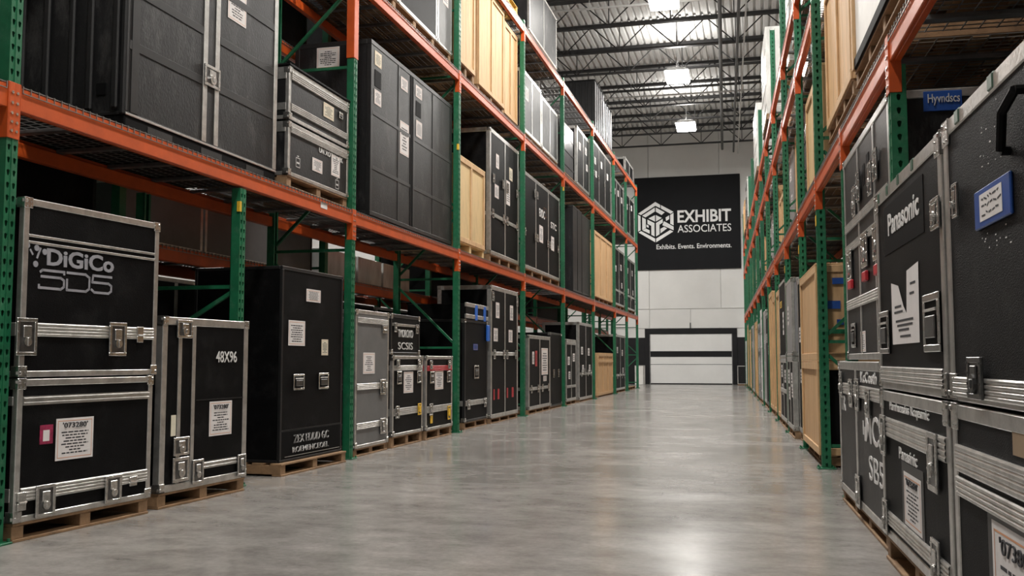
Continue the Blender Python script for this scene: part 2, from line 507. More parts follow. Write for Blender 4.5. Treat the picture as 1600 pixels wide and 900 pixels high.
# ------------------------------------------------------------------ the hall
XW0, XW1, YW0, YW1, ZC = -17.0, 10.5, -9.0, 47.6, 12.5
fl = tag(box('floor', None, (XW0 - .3, YW0 - .3, -.3), (XW1 + .3, YW1 + .3, -.02), 'floor', 0), kind='structure')
cx, cy = fl.location.x, fl.location.y
ys = [YW0, -1.6, 10.15, 21.9, 33.6, YW1]
xs = [XW0, -8.4, 1.7, XW1]
slabs = []
for a, b in zip(xs, xs[1:]):
    for c, d in zip(ys, ys[1:]):
        mb = MB()
        mb.box((a + .004, c + .004, -.02), (b - .004, d - .004, 0))
        o = build(mb, 'floor_slab', 'floor', fl); o.location = (-fl.location.x, -fl.location.y, -fl.location.z)
wl = tag(box('wall_left', None, (XW0 - .3, YW0, 0), (XW0, YW1, ZC + .4), 'wall', 0), kind='structure')
wr = tag(box('wall_right', None, (XW1, YW0, 0), (XW1 + .3, YW1, ZC + .4), 'wall', 0), kind='structure')
wf = tag(box('wall_front', None, (XW0 - .3, YW0 - .3, 0), (XW1 + .3, YW0, ZC + .4), 'wall', 0), kind='structure')
wb = tag(box('wall_back', None, (XW0 - .3, YW1 + .06, 0), (XW1 + .3, YW1 + .4, ZC + .4), 'wall', 0), kind='structure')
# tilt-up panels with open joints, door opening X -5.15..-0.98
DX0, DX1, DZ = -5.16, -.98, 2.68
def wpanel(x0, x1, z0, z1):
    o = box('wall_panel', wb, (x0 + .012, YW1, z0 + .01), (x1 - .012, YW1 + .07, z1 - .01), 'wall', .006)
    o.location -= wb.location
vx = [XW0, -13.4, -8.7, -5.05, -1.58, 3.1, XW1]
for a, b in zip(vx, vx[1:]):
    for (c, d) in ((3.68, 8.1), (8.1, ZC + .3)): wpanel(a, b, c, d)
vx2 = [XW0, -11, -6.9, -5.05, -3.05, -.3, 4, XW1]
for a, b in zip(vx2, vx2[1:]): wpanel(a, b, DZ + .04, 3.68)
wpanel(XW0, -9, 0, DZ + .04); wpanel(-9, DX0 - .12, 0, DZ + .04); wpanel(DX1 + .12, 4, 0, DZ + .04); wpanel(4, XW1, 0, DZ + .04)
tag(box('trim_1', None, (-8.9, YW1 - .035, 0), (DX0 - .12, YW1, 2.28), 'wall_black', .004), kind='structure')
tag(box('trim_2', None, (DX1 + .12, YW1 - .035, 0), (3.6, YW1, 2.28), 'wall_black', .004), kind='structure')
door = bpy.data.objects.new('door_1', None); COL.objects.link(door); door.location = ((DX0 + DX1) / 2, YW1, 0); tag(door, kind='structure')
def dbox(n, lo, hi, m, bev=.006):
    o = box(n, door, lo, hi, m, bev); o.location -= door.location; return o
dbox('backing', (DX0, YW1 + .02, .0), (DX1, YW1 + .055, DZ), 'wall_black')
for (z0, z1, m) in ((.05, .95, 'door_white'), (.97, 1.33, 'door_white'), (1.34, 1.6, 'wall_black'), (1.61, 2.45, 'door_white')):
    dbox('door_panel', (DX0 + .1, YW1 - .03, z0), (DX1 - .1, YW1 + .02, z1), m, .01)
dbox('header', (DX0 - .12, YW1 - .07, 2.46), (DX1 + .12, YW1 + .02, 2.72), 'wall_black')
for (a, b) in ((DX0 - .12, DX0 + .1), (DX1 - .1, DX1 + .12)): dbox('jamb', (a, YW1 - .07, 0), (b, YW1 + .02, 2.46), 'wall_black')
for (a, b) in ((DX0 + .1, DX0 + .14), (DX1 - .14, DX1 - .1)): dbox('track', (a, YW1 - .07, 0), (b, YW1 - .03, 2.46), 'galv')
dbox('bottom_seal', (DX0 + .1, YW1 - .04, 0), (DX1 - .1, YW1 + .01, .05), 'wall_black')
dbox('lift_handle', (-3.1, YW1 - .05, 2.72), (-3.04, YW1 - .005, 3.0), 'pipe')

# roof: ribbed deck over open web joists
mb = MB()
pit = .24; x = XW0 - .3; n = int((XW1 - XW0 + .6) / pit)
prof = []
for i in range(n):
    a = x + i * pit
    prof += [(a, ZC), (a + .13, ZC), (a + .155, ZC + .075), (a + .215, ZC + .075)]
prof.append((x + n * pit, ZC))
for k, y in enumerate((YW0 - .3, YW1 + .4)): mb.v += [(p[0], y, p[1]) for p in prof]
m_ = len(prof)
for i in range(m_ - 1): mb.f.append((i, i + 1, i + 1 + m_, i + m_)); mb.mi.append(0)
mb.box((XW0 - .3, YW0 - .3, ZC + .12), (XW1 + .3, YW1 + .4, ZC + .2))
ceil = build(mb, 'ceiling', 'deck'); tag(ceil, kind='structure')
# joist: two angle chords and a bent rod web
JD = .92
jb = MB(); wbm = MB()
for (z0, z1) in ((ZC - .11, ZC - .002), (ZC - JD - .06, ZC - JD)):
    jb.box((XW0, -.075, z0), (XW1, -.015, z1)); jb.box((XW0, .015, z0), (XW1, .075, z1))
x = XW0 + .4; up = True
while x < XW1 - 1.0:
    wbm.cyl((x, 0, ZC - .05 if up else ZC - JD - .03), (x + .95, 0, ZC - JD - .03 if up else ZC - .05), .022, 5)
    if not up: wbm.cyl((x, 0, ZC - JD - .03), (x, 0, ZC - .05), .018, 5)
    x += .95; up = not up
jm, wm = jb.mesh('joist', 'joist'), wbm.mesh('web_rod', 'joist')
y = YW1 - 1.4
while y > -6:
    o = link('joist', jm, ceil, (0, y, 0)); link('web_rod', wm, o); y -= 2.45
for (px, z, r, m) in ((-1.15, 11.45, .06, 'pipe'), (-.62, 11.3, .045, 'pipe'), (-.42, 11.2, .025, 'pipe_light'), (-7.6, 11.4, .05, 'pipe')):
    mb = MB(); mb.cyl((px + .9, 8, z), (px - .25, YW1 - .3, z), r, 8)
    yy = 12.
    while yy < YW1 - 2:
        f_ = (yy - 8) / (YW1 - 8.3); xx = px + .9 - 1.15 * f_
        mb.cyl((xx, yy, z), (xx, yy, ZC - .05), .012, 5); yy += 4.9
    build(mb, 'sprinkler_pipe', m, ceil)
for yy in (26.8, 36.5):
    mb = MB(); mb.cyl((-9.5, yy, 11.35), (1.2, yy + .2, 11.35), .035, 6)
    for xx in (-8, -4.5, -.5): mb.cyl((xx, yy + .1, 11.35), (xx, yy + .1, ZC), .01, 5)
    build(mb, 'branch_pipe', 'pipe_light', ceil)

# high-bay lamps
def lamp_mat():
    m = M('lamp_glow', (1, .97, .92), .5, emit=26); return m
lamp_mat()
M('lamp_up', (1, .97, .92), .5, emit=6)
def high_bay(x, y, label, group='high-bay lamps'):
    t = thing('high_bay_lamp', (Vector((x, y, 10.8)), R(1.5)), label, 'lamp', group)
    mb = MB(); mb.add([(-.4, -.75, 0), (.4, -.75, 0), (.4, .75, 0), (-.4, .75, 0), (-.28, -.6, .14), (.28, -.6, .14), (.28, .6, .14), (-.28, .6, .14)],
                      [(4, 5, 6, 7), (0, 1, 5, 4), (1, 2, 6, 5), (2, 3, 7, 6), (3, 0, 4, 7)])
    build(mb, 'housing', 'housing', t)
    box('diffuser', t, (-.38, -.73, -.045), (.38, .73, -.005), 'lamp_glow', .01)
    box('uplight_lens', t, (-.24, -.55, .141), (.24, .55, .155), 'lamp_up', .003)
    for yy in (-.5, .5):
        w = MB(); w.cyl((0, yy, .13), (0, yy * .6, ZC - 10.82), .006, 5); build(w, 'hanger_wire', 'galv', t)
    ld = bpy.data.lights.new('lamp_light', 'AREA'); ld.shape = 'RECTANGLE'; ld.size = .76; ld.size_y = 1.46
    ld.energy = LAMP_W; ld.color = (1, .965, .91)
    o = bpy.data.objects.new('lamp_light', ld); COL.objects.link(o); o.parent = t; o.location = (0, 0, -.05)
    lu = bpy.data.lights.new('lamp_light', 'AREA'); lu.shape = 'RECTANGLE'; lu.size = .48; lu.size_y = 1.1; lu.energy = LAMP_W * .22; lu.color = (1, .965, .91); lu.spread = R(175)
    o = bpy.data.objects.new('lamp_light', lu); COL.objects.link(o); o.parent = t; o.location = (0, 0, .165); o.rotation_euler = (math.pi, 0, 0)
ORD = ('farthest', 'middle', 'nearest')
for i, (x, y) in enumerate(((-2.62, 39.6), (-2.41, 32.4), (-2.22, 25.2))):
    high_bay(x, y, ('glowing high-bay lamp over the aisle nearest the white end wall', 'glowing high-bay lamp in the middle of the three in view', 'glowing high-bay lamp cut by the top of the picture')[i])
for y in (18.0, 10.8, 3.6): high_bay(-2.1, y, 'high-bay lamp over the near aisle, above the picture', 'high-bay lamps above the picture')
for y in (39.6, 25.2, 10.8): high_bay(-10.6, y, 'high-bay lamp over the aisle behind the left rack', 'high-bay lamps behind the left rack')
for y in (36, 18, 3.6): high_bay(6.6, y, 'high-bay lamp over the aisle behind the right rack', 'high-bay lamps behind the right rack')

# sign on the end wall
sg = thing('wall_sign', (Vector((-5.72, YW1 - .09, 5.62)), 0), 'large black company sign with white cube logo on the end wall', 'sign')
SW, SH = 5.12, 4.62
box('panel', sg, (0, 0, 0), (SW, .08, SH), 'sign_black', .01)
ox, oz = 5.72, -5.62
text(sg, 'EXHIBIT', ox - 3.62, oz + 7.93, 2.58, .61, 'sign_white', .025)
text(sg, 'ASSOCIATES', ox - 3.62, oz + 7.44, 2.58, .37, 'sign_white', .004)
text(sg, 'Exhibits. Events. Environments.', ox - 4.66, oz + 6.64, 3.62, .235, 'sign_white', .008)
LP = [[(110,270),(325,130),(385,168),(385,210),(325,178),(147,288)], [(395,172),(548,262),(513,286),(395,216)], [(108,285),(140,302),(140,480),(108,496)],
      [(112,507),(146,490),(319,590),(319,636)], [(331,636),(331,590),(505,488),(543,508)], [(548,275),(548,432),(507,410),(507,300)],
      [(430,375),(547,446),(547,492),(410,425)], [(319,200),(319,250),(202,320),(160,298)], [(331,200),(440,265),(402,297),(331,253)],
      [(319,296),(319,376),(238,334)], [(331,296),(405,334),(331,376)], [(160,315),(205,342),(205,456),(160,476)], [(160,480),(205,460),(252,484),(252,526)],
      [(225,348),(312,395),(312,562),(272,540),(272,428),(225,402)], [(214,410),(240,422),(240,452),(214,440)],
      [(331,395),(415,346),(415,392),(374,418),(374,537),(331,562)], [(385,470),(430,445),(468,466),(385,526)], [(450,330),(495,304),(495,352),(456,374)]]
mb = MB()
for p in LP:
    mb.add([((a - 327) / 250 * .995, -.006, (383 - b) / 250 * .995) for (a, b) in p][::-1], [tuple(range(len(p)))])
build(mb, 'cube_logo', 'sign_white', sg, (ox - 4.69, 0, oz + 8.0))

# ------------------------------------------------------------------ pallet racks
PW, PD = .105, .095
def post_mesh(h, holes=True, mat='green', sideholes=False):
    k = ('post', h, holes, mat, sideholes)
    if k in HW: return HW[k]
    mb = MB(); w = PW / 2; pitch = .085; z = .1
    mb.box((-w, .003, 0), (-w + .005, PD, h))
    if not sideholes: mb.box((w - .005, .003, 0), (w, PD, h))
    else:
        n = int(h / pitch)
        for i in range(n):
            z0 = i * pitch; z1 = z0 + pitch; c = PD / 2
            out = [(0, z0), (c, z0), (PD, z0), (PD, z1), (c, z1), (0, z1)]
            inn = [(c - .009, z0 + .03), (c, z0 + .02), (c + .009, z0 + .03), (c + .014, z0 + .058), (c, z0 + .066), (c - .014, z0 + .058)]
            vs = [(w, p[0], p[1]) for p in out] + [(w, p[0], p[1]) for p in inn] + [(w - .006, p[0], p[1]) for p in inn]
            mb.add(vs, [(j, (j + 1) % 6, 6 + (j + 1) % 6, 6 + j) for j in range(6)] + [(6 + j, 6 + (j + 1) % 6, 12 + (j + 1) % 6, 12 + j) for j in range(6)])
    mb.box((-w, PD - .005, 0), (-w + .03, PD, h)); mb.box((w - .03, PD - .005, 0), (w, PD, h))
    if not holes: mb.box((-w, 0, 0), (w, .004, h))
    else:
        mb.rect(-w, 0, w, z, 0)
        n = int((h - z) / pitch)
        for i in range(n):
            z0 = z + i * pitch; z1 = z0 + pitch
            for (a, b) in ((-w, 0), (0, w)):
                c = (a + b) / 2
                out = [(a, z0), (c, z0), (b, z0), (b, z1), (c, z1), (a, z1)]
                inn = [(c - .009, z0 + .03), (c, z0 + .02), (c + .009, z0 + .03), (c + .014, z0 + .058), (c, z0 + .066), (c - .014, z0 + .058)]
                vs = [(p[0], 0, p[1]) for p in out] + [(p[0], 0, p[1]) for p in inn] + [(p[0], .006, p[1]) for p in inn]
                mb.add(vs, [(j, (j + 1) % 6, 6 + (j + 1) % 6, 6 + j) for j in range(6)] + [(6 + j, 6 + (j + 1) % 6, 12 + (j + 1) % 6, 12 + j) for j in range(6)])
        mb.rect(-w, z + n * pitch, w, h, 0)
        mb.box((-.006, -.004, 0), (.006, 0, h))
    HW[k] = mb.mesh('post', mat)
    return HW[k]
def base_plate():
    if 'bp' not in HW:
        mb = MB(); mb.cbox((-.085, -.05, 0), (.085, PD + .05, .014), .003)
        for (a, b) in ((-.068, -.03), (.068, -.03), (-.068, PD + .02), (.068, PD + .02)): mb.cyl((a, b, .014), (a, b, .035), .011, 6)
        HW['bp'] = mb.mesh('base_plate', 'green')
    return HW['bp']
BH = .16
def beam_mesh(l):
    k = ('beam', round(l, 3))
    if k not in HW:
        mb = MB(); mb.cbox((0, .0, -BH), (l, .028, 0), .006); mb.cbox((0, .028, -BH), (l, .07, -.04), .005)
        HW[k] = mb.mesh('beam', 'orange')
    return HW[k]
def conn_mesh(s):
    k = ('conn', s)
    if k not in HW:
        mb = MB()
        # angle plate hooked over the post edge, with bolts; s = +1 when the beam lies towards +x of the post
        mb.cbox((min(0, s * .05), -.008, -.36), (max(0, s * .05), 0, .02), .003)
        mb.cbox((min(0, -s * .008), -.008, -.36), (max(0, -s * .008), .07, .02), .003)
        for z in (-.31, -.25, -.19, -.12, -.05): mb.cyl((s * .026, -.014, z), (s * .026, -.008, z), .011, 6, 1)
        HW[k] = mb.mesh('beam_connector', ['orange', 'steel'])
    return HW[k]
def deck(parent, x0, x1, z, D, fine=True):
    mb = MB(); r = .0032
    n = max(2, int((x1 - x0) / (.075 if fine else .1)))
    for i in range(n + 1):
        x = x0 + (x1 - x0) * i / n
        mb.bar((x, -.004, z + .012), (x, D, z + .012), 2*r, 2*r)
        mb.bar((x, -.006, z + .014), (x, -.006, z - .035), 2*r, 2*r)
    for i in range(12):
        y = .0 + (D) * i / 11
        mb.bar((x0, y, z + .007), (x1, y, z + .007), 2*r, 2*r)
    mb.bar((x0, -.008, z - .035), (x1, -.008, z - .035), 2*r, 2*r)
    o = build(mb, 'wire_deck', 'wire', parent); tag(o, kind='stuff')
    n = max(3, int((x1 - x0) / .62))
    for i in range(n):
        x = x0 + (x1 - x0) * (i + .5) / n
        c = box('deck_channel', o, (x - .035, .03, z - .03), (x + .035, D - .03, z + .003), 'galv', .004)
def rack(name, F, label, posts, levels, D=1.15, low=(), fine_to=99, top=8.9, braces=True, holes=True, decks=True, sideholes=False, split=False, nohigh=None):
    t = thing(name, F, label, 'pallet rack')
    for x in posts:
        o = link('post', post_mesh(top, holes, sideholes=sideholes), t, (x, 0, 0)); link('base_plate', base_plate(), o)
        o = link('post', post_mesh(top, False), t, (x, D, 0), (0, 0, math.pi)); link('base_plate', base_plate(), o)
        z = .25; k = 0
        while braces and z < top - 1.0:
            mb = MB(); mb.bar((x, PD - .01, z), (x, D - PD + .01, z), .035, .035); build(mb, 'brace', 'green', t)
            a, b = (PD, D - PD) if k % 2 else (D - PD, PD)
            mb = MB(); mb.bar((x, a, z + .08), (x, b, z + 1.0), .035, .035); build(mb, 'brace', 'green', t)
            z += 1.15; k += 1
    for (x, h) in low:
        o = link('post', post_mesh(h, holes, sideholes=sideholes), t, (x, 0, 0)); link('base_plate', base_plate(), o)
        o = link('post', post_mesh(h, False), t, (x, D, 0), (0, 0, math.pi)); link('base_plate', base_plate(), o)
        for z in (.25, 1.45):
            mb = MB(); mb.bar((x, PD - .01, z + .45), (x, D - PD + .01, z + .45), .035, .035); build(mb, 'brace', 'green', t)
            mb = MB(); mb.bar((x, PD, z + .4), (x, D - PD, z - .15), .035, .035); build(mb, 'brace', 'green', t)
    ps = sorted(posts)
    runs = []
    for li, z in enumerate(levels):
        q = sorted(ps + [x for x, h in low]) if (split and li == 0) else ps
        for a, b in zip(q, q[1:]):
            if li and nohigh is not None and b > nohigh: continue
            runs.append((a, b, z))
    for (a, b, z) in runs:
        if 1:
            l = b - a - PW
            for (yy, rz) in ((0, 0), (D, math.pi)):
                o = link('beam', beam_mesh(l), t, ((a + PW / 2) if not rz else (b - PW / 2), yy, z), (0, 0, rz))
                if not rz:
                    link('beam_connector', conn_mesh(-1), o, (-.004, 0, 0)); link('beam_connector', conn_mesh(1), o, (l + .004, 0, 0))
            if decks: deck(t, a + PW / 2 + .02, b - PW / 2 - .02, z, D, abs(a) < fine_to)
    return t
LP_ = [5.3, 10.92, 15.27, 19.99, 24.44, 29.2, 33.81, 37.15, 40.51]
Z1, Z2, Z3 = 3.03, 6.07, 8.5
lr = rack('pallet_rack', (Vector((-4.78, 0, 0)), R(90)), 'long left-hand pallet rack with green posts and orange beams', [1.2] + LP_, (Z1, Z2, Z3), low=((8.28, 2.85),), top=8.62)
# painted sleeve on the second upright, yellow height tags, location plate
mb = MB(); mb.cbox((-.066, -.006, 4.95), (.066, .1, 7.4), .004); build(mb, 'post_sleeve', 'orange', lr, (10.92, 0, 0))
for (x, z) in ((8.28, 2.62), (15.27, 4.72), (24.44, 5.6)): box('height_tag', lr, (x - .066, -.004, z), (x - .03, .03, z + .1), 'yellow', .002)
for (x, z) in ((9.98, Z1 - .1),): box('location_tag', lr, (x, -.003, z), (x + .17, -.0005, z + .07), 'paper', 0)

RP = [-1.9, -11.25, -13.72, -16.7, -19.8, -23.0, -26.2, -29.4, -32.6, -35.8, -39.0, -42.2, -45.2]
RZ1, RZ2, RZ3 = 3.24, 5.24, 6.3
Fr = FR(0, 0, -.06)
rr = rack('pallet_rack', Fr, 'long right-hand pallet rack with green posts and orange beams', RP, (RZ1, RZ2, RZ3), top=7.9, low=((-6.41, 3.06), (-8.9, 3.06)), sideholes=True, split=True, nohigh=-11)
for (x, z) in ((-11.25, 2.7), (-13.72, 2.65), (-16.7, 2.65)): box('height_tag', rr, (x - .05, -.006, z), (x + .05, -.003, z + .12), 'yellow', .002)
# back-to-back rows
bl = rack('pallet_rack', (Vector((-6.12, 0, 0)), R(90)), 'dim back-to-back pallet rack seen through the left rack', [3.3, 8.28, 13.0, 17.7, 22.4, 27.1, 31.8, 36.5, 41.0], (2.42, 5.5), top=6.6, holes=False, decks=True)
br = rack('pallet_rack', shift(Fr, 0, 1.4, 0), 'dim back-to-back pallet rack behind the right-hand rack', [-1.9, -6.41, -11.25, -16.7, -23, -29.4, -35.8, -42.2], (3.24, 5.24), top=6.6, holes=False)

# ------------------------------------------------------------------ left rack, floor level
D0 = 1.05
def PL(F, L, D, h, label, near=True, mat='pallet'):
    pallet((F[0] - Vector((0, 0, h)), F[1]), L, D, h, label, near, mat)

# the two DiGiCo cases on one pallet
F = FL(5.39, .125, -4.74, 5)
PL(F, 1.3, 1.0, .125, 'wooden pallet under the stacked DiGiCo cases')
c = case(F, 1.3, 1.0, .94, 'black road case with white 073280 sheet, under the case lettered SD5', bands=((.77, .83), (.135, .225)),
         latches=((.25, .12, .17, .215), (.89, .12, .17, .2)), papers=((.335, .375, .35, .29, 'paper', "'073280'"),), near=True)
s = box('sticker', c, (.195, -.003, .5), (.31, 0, .63), 'magenta', 0)
box('sticker_print', s, (-.03, -.003, -.045), (.025, -.0016, .03), 'paper', 0)
clip(c, .05, .14); clip(c, 1.1, .15, .08, .07)
F2 = FL(5.39, 1.083, -4.74, 5)
c = case(F2, 1.33, 1.0, 1.2, 'large black road case with grey DiGiCo SD5 lettering', bands=((.275, .365),), latches=((.04, .27, .17, .25), (.89, .27, .18, .25)))
for z in (.9, .945): box('trim_rail', c, (.04, -.007, z), (1.29, .004, z + .018), 'rail', .003)
clip(c, 1.13, .31, .07, .12)
text(c, 'DiGiCo', .2, .765, .64, .12, 'letter', .028)
S = [(1, .75), (1, 1), (.12, 1), (.02, .92)]
SD5 = [[(.06, .9), (.14, 1), (.98, 1), (.98, .88)], [(.1, .66), (.85, .66), (.98, .54), (.98, .2), (.86, .06), (.02, .06), (.02, .2)],
       [(1.1, 1), (1.85, 1), (2.02, .84), (2.02, .22), (1.88, .06), (1.1, .06), (1.1, .62)],
       [(2.98, 1), (2.18, 1), (2.14, .62), (2.85, .62), (2.98, .5), (2.98, .2), (2.86, .06), (2.24, .06), (2.12, .2)]]
strokes(c, 'lettering', SD5, .018, 'letter', .135, .6, .23, .13)
mb = MB()
for (x, z) in ((.005, .885), (.085, .875), (.155, .855), (.08, .765)): mb.cyl((x, -.005, z), (x, .0, z), .021, 14)
for (a, b) in (((.03, .86), (.055, .825)), ((.09, .805), (.12, .88))): mb.bar((a[0], -.002, a[1]), (b[0], -.002, b[1]), .004, .014)
build(mb, 'emblem', 'letter', c, (.025, 0, 0))

F = FL(6.86, .125, -4.66, 4)
PL(F, 1.2, 1.0, .125, 'wooden pallet under the case marked 48X96')
c = case(F, 1.2, 1.0, 1.42, 'black upright road case marked 48X96 with silver edges', cols=((.2, .245), (.385, .43)), rw=.06,
         latches=((.26, 1.33, .2, .15), (.25, .36, .2, .15), (.25, .17, .21, .2), (.48, .13, .15, .2), (1.12, .12, .13, .19)),
         papers=((.64, .41, .33, .3, 'paper', "'073280'"),))
band(c, .56, 1.05, .14, .2)
text(c, '48X96', .72, 1.05, .31, .1, 'letter_white', .004)
box('crease', c, (.45, -.004, .725), (1.14, 0, .735), 'rail_dark', 0)
box('tape_strip', c, (.13, -.004, .45), (.19, 0, .62), 'paper_tan', 0)

F = FL(9.14, .13, -4.8, 2)
pallet(shift(F, -.06, -.06, -.13), 1.5, 1.2, .13, 'wooden pallet under the tall plain black case')
c = case(F, 1.41, 1.05, 2.05, 'tall plain black road case with two chrome handles', rail='rail_dark', rw=.03, handles=((.37, .83, .24, .17), (.94, .83, .24, .18)),
         papers=((.52, 1.71, .33, .14, 'paper', None), (.14, 1.22, .36, .27, 'paper', None), (.89, 1.12, .16, .18, 'paper_tan', None)), caps=False)
box('skirt_seam', c, (0, -.005, .325), (1.41, .002, .335), 'rail_dark', 0)
box('lower_panel', c, (.02, -.006, .03), (1.39, .002, .32), 'black_flat', .003)
box('base_line', c, (.1, -.009, .05), (1.36, -.004, .056), 'rail', 0)
text(c, 'ZEX EDDD GC', .28, .185, .8, .085, 'letter_white', 0, -.006, .006)
text(c, 'ROEMENCEOEL', .26, .085, .82, .06, 'letter_white', 0, -.006, .007)
box('top_line', c, (0, -.004, 2.045), (1.41, 0, 2.055), 'rail', 0)

F = FL(11.06, .1, -4.8)
PL(F, 1.1, D0, .1, 'wooden pallet under the grey case')
c = case(F, 1.1, D0, 1.72, 'grey road case with silver edges beside the second post', body='grey_lam', bands=((.72, .8), (.23, .31), (1.56, 1.63)),
         latches=((.88, .74, .2, .2), (.9, .23, .2, .2)), papers=((.24, .92, .38, .27, 'paper', None),))
clip(c, .93, 1.5, .16, .1)
F = FL(12.32, .15, -4.8)
PL(F, 1.22, D0, .15, 'wooden pallet under the squat black case with plain silver straps')
c = case(F, 1.22, D0, 1.1, 'squat black road case with plain silver bands, under the small lettered case', bands=((.9, .97), (.28, .38)),
         latches=((.17, .99, .12, .12), (1.03, .99, .12, .12), (.15, .33, .14, .17)), handles=((.24, .8, .18, .18), (1.05, .8, .18, .18)), papers=((.43, .58, .38, .3, 'paper', None),))
latch(c, 1.05, .33, .14, .17, -.012, 'yellow')
F = FL(12.24, 1.262, -4.8)
c = case(F, 1.15, .95, .56, 'small black road case with white lettering, stacked on a squat black case', bands=((.4, .44),), rail='rail_dark', latches=((.14, .38, .1, .13), (1.0, .38, .1, .13)))
text(c, 'TMOROXO', .27, .25, .6, .11, 'letter_white', .004); text(c, 'SCSIS', .28, .08, .58, .1, 'letter_white', .0)
F = FL(13.63, .14, -4.78)
PL(F, 1.28, D0, .14, 'wooden pallet under the case with a red strap')
c = case(F, 1.28, D0, 1.11, 'squat black road case with a red band and orange latches', bands=((.89, .97, 'red'), (.26, .36)),
         latches=((.2, .98, .12, .13), (1.08, .98, .12, .13), (.2, .31, .15, .18)), handles=((.26, .79, .18, .18), (1.08, .79, .18, .18)), papers=((.42, .6, .4, .3, 'paper', None),))
latch(c, 1.08, .22, .15, .22, -.012, 'yellow'); box('tie_tag', c, (.2, -.012, .1), (.3, -.002, .25), 'yellow', .003)

F = FL(15.86, .12, -4.86)
PL(F, 1.42, D0, .12, 'wooden pallet under the black case with blue straps')
c = case(F, 1.42, D0, 1.78, 'black road case with blue straps and a blue tag on top', bands=((.28, .37),), rail='rail_dark', latches=((.2, .3, .15, .17), (1.25, .3, .15, .17)), handles=((.7, .86, .3, .24),),
         papers=((.52, 1.25, .28, .11, 'blue', None),))
box('lid', c, (0, -.02, 1.792), (1.42, D0, 2.05), 'black', .006)
for z in (1.8, 2.0): box('lid_rail', c, (-.01, -.03, z), (1.43, 0, z + .07), 'rail', .004)
for x in (.55, 1.1): box('strap', c, (x, -.034, 1.78), (x + .14, -.018, 2.05), 'strap_blue', .003)
box('hang_tag', c, (1.3, -.05, 1.42), (1.45, -.012, 1.72), 'strap_blue', .01)

F = FL(17.4, .1, -4.82)
PL(F, 2.1, D0, .1, 'dark wooden pallet under the tallest silver-edged double-door case')
def dd(F, L, H, label, near=True, cols=1, papers=None, bz=(), lat=(), body='black', side='L', rw=.075, D=None, seed=0, group=None, rail='rail', edges='full'):
    cs = [(L * (i + 1) / (cols + 1) - rw * .4, L * (i + 1) / (cols + 1) + rw * .4) for i in range(cols)]
    r = random.Random(seed)
    if papers is None:
        papers = []
        for i in range(cols + 1):
            w = L / (cols + 1)
            papers.append((w * (i + .3), H * r.uniform(.55, .7), min(.3, w * .4), .22, 'paper', None))
            if r.random() < .6: papers.append((w * (i + .45), H * r.uniform(.3, .45), min(.26, w * .35), .2, 'paper', None))
    return case(F, L, D or D0, H, label, side, body, rail, rw, [(z, z + .07) for z in bz], cs,
                [(x * L, z, .14, .18) for (x, z) in lat], (), papers, (), near=near, group=group, edges=edges)
c = dd(F, 2.1, 2.5, 'tallest silver-edged double-door road case on the left floor', bz=(1.18,), lat=((.1, 1.2), (.45, 1.2), (.56, 1.2), (.9, 1.2), (.05, 2.3), (.95, 2.3)),
       papers=((.36, 1.9, .26, .3, 'paper', None), (1.45, 1.9, .26, .3, 'paper', None), (.2, 1.55 - .1, .3, .25, 'paper', None), (1.35, 1.45, .3, .25, 'paper', None)))
for (a, b) in ((.2, .28), (.5, .62), (1.2, 1.3), (1.6, 1.75)): box('red_sticker', c, (a, -.004, .34), (b, 0, .54), 'red', 0)
F = FL(20.5, .1, -4.82)
PL(F, 2.26, D0, .1, 'wooden pallet under the waist-high case with a large torn white sheet', False)
c = dd(F, 2.26, 1.64, 'silver-edged double-door case with a large torn white sheet', bz=(.42,), lat=((.1, .45), (.4, .45), (.6, .45), (.9, .45)), papers=((1.3, .75, .7, .62, 'paper', None), (.35, 1.0, .2, .28, 'paper', None), (.65, .95, .2, .35, 'red', None), (1.5, .6, .35, .12, 'paper', None)))
F = FL(22.88, .06, -4.84)
PL(F, 1.4, D0, .06, 'thin pallet under the plain dark case beside the fifth left post', False)
case(F, 1.4, D0, 1.8, 'plain dark road case with black edges next to the torn-sheet case', rail='rail_dark', handles=((.4, .8, .16, .2), (1.0, .8, .16, .2)), near=False)
F = FL(24.9, .1, -4.84)
PL(F, 1.45, D0, .1, 'wooden pallet under the narrow silver-edged floor case just past the fifth left post', False)
c = dd(F, 1.45, 1.64, 'narrow silver-edged floor case with three white papers', near=False, cols=1, bz=(1.5, .35), seed=3)
F = FL(26.8, .06, -4.84)
PL(F, 2.28, D0, .06, 'low dark pallet under the tall case with many chrome fittings', False)
dd(F, 2.28, 2.2, 'tall black double-door floor case with many chrome fittings before the wood crate', near=False, cols=1, bz=(.7,), lat=((.15, .75), (.35, .8), (.62, .75), (.85, .75)), seed=4)
F = FL(30.3, .06, -4.86)
PL(F, 3.2, D0, .06, 'low pallet under the slatted wooden floor crate', False)
c = crate(F, 3.2, D0, 1.36, 'pale slatted wooden crate on the floor near the far end', n=7, mids=2, rails=(1.05,))
F = FL(34.2, .1, -4.86)
PL(F, 2.6, D0, .1, 'wooden pallet under the last floor case of the left rack', False)
dd(F, 2.6, 2.0, 'last black and silver floor case at the far end of the left rack', near=False, cols=1, bz=(.5,), lat=((.15, .5), (.4, .55), (.65, .5), (.9, .5)), seed=6)
pallet(FL(37.6, 0, -4.86), 2.4, D0, .12, 'empty low pallet on the floor at the end of the left rack', False)

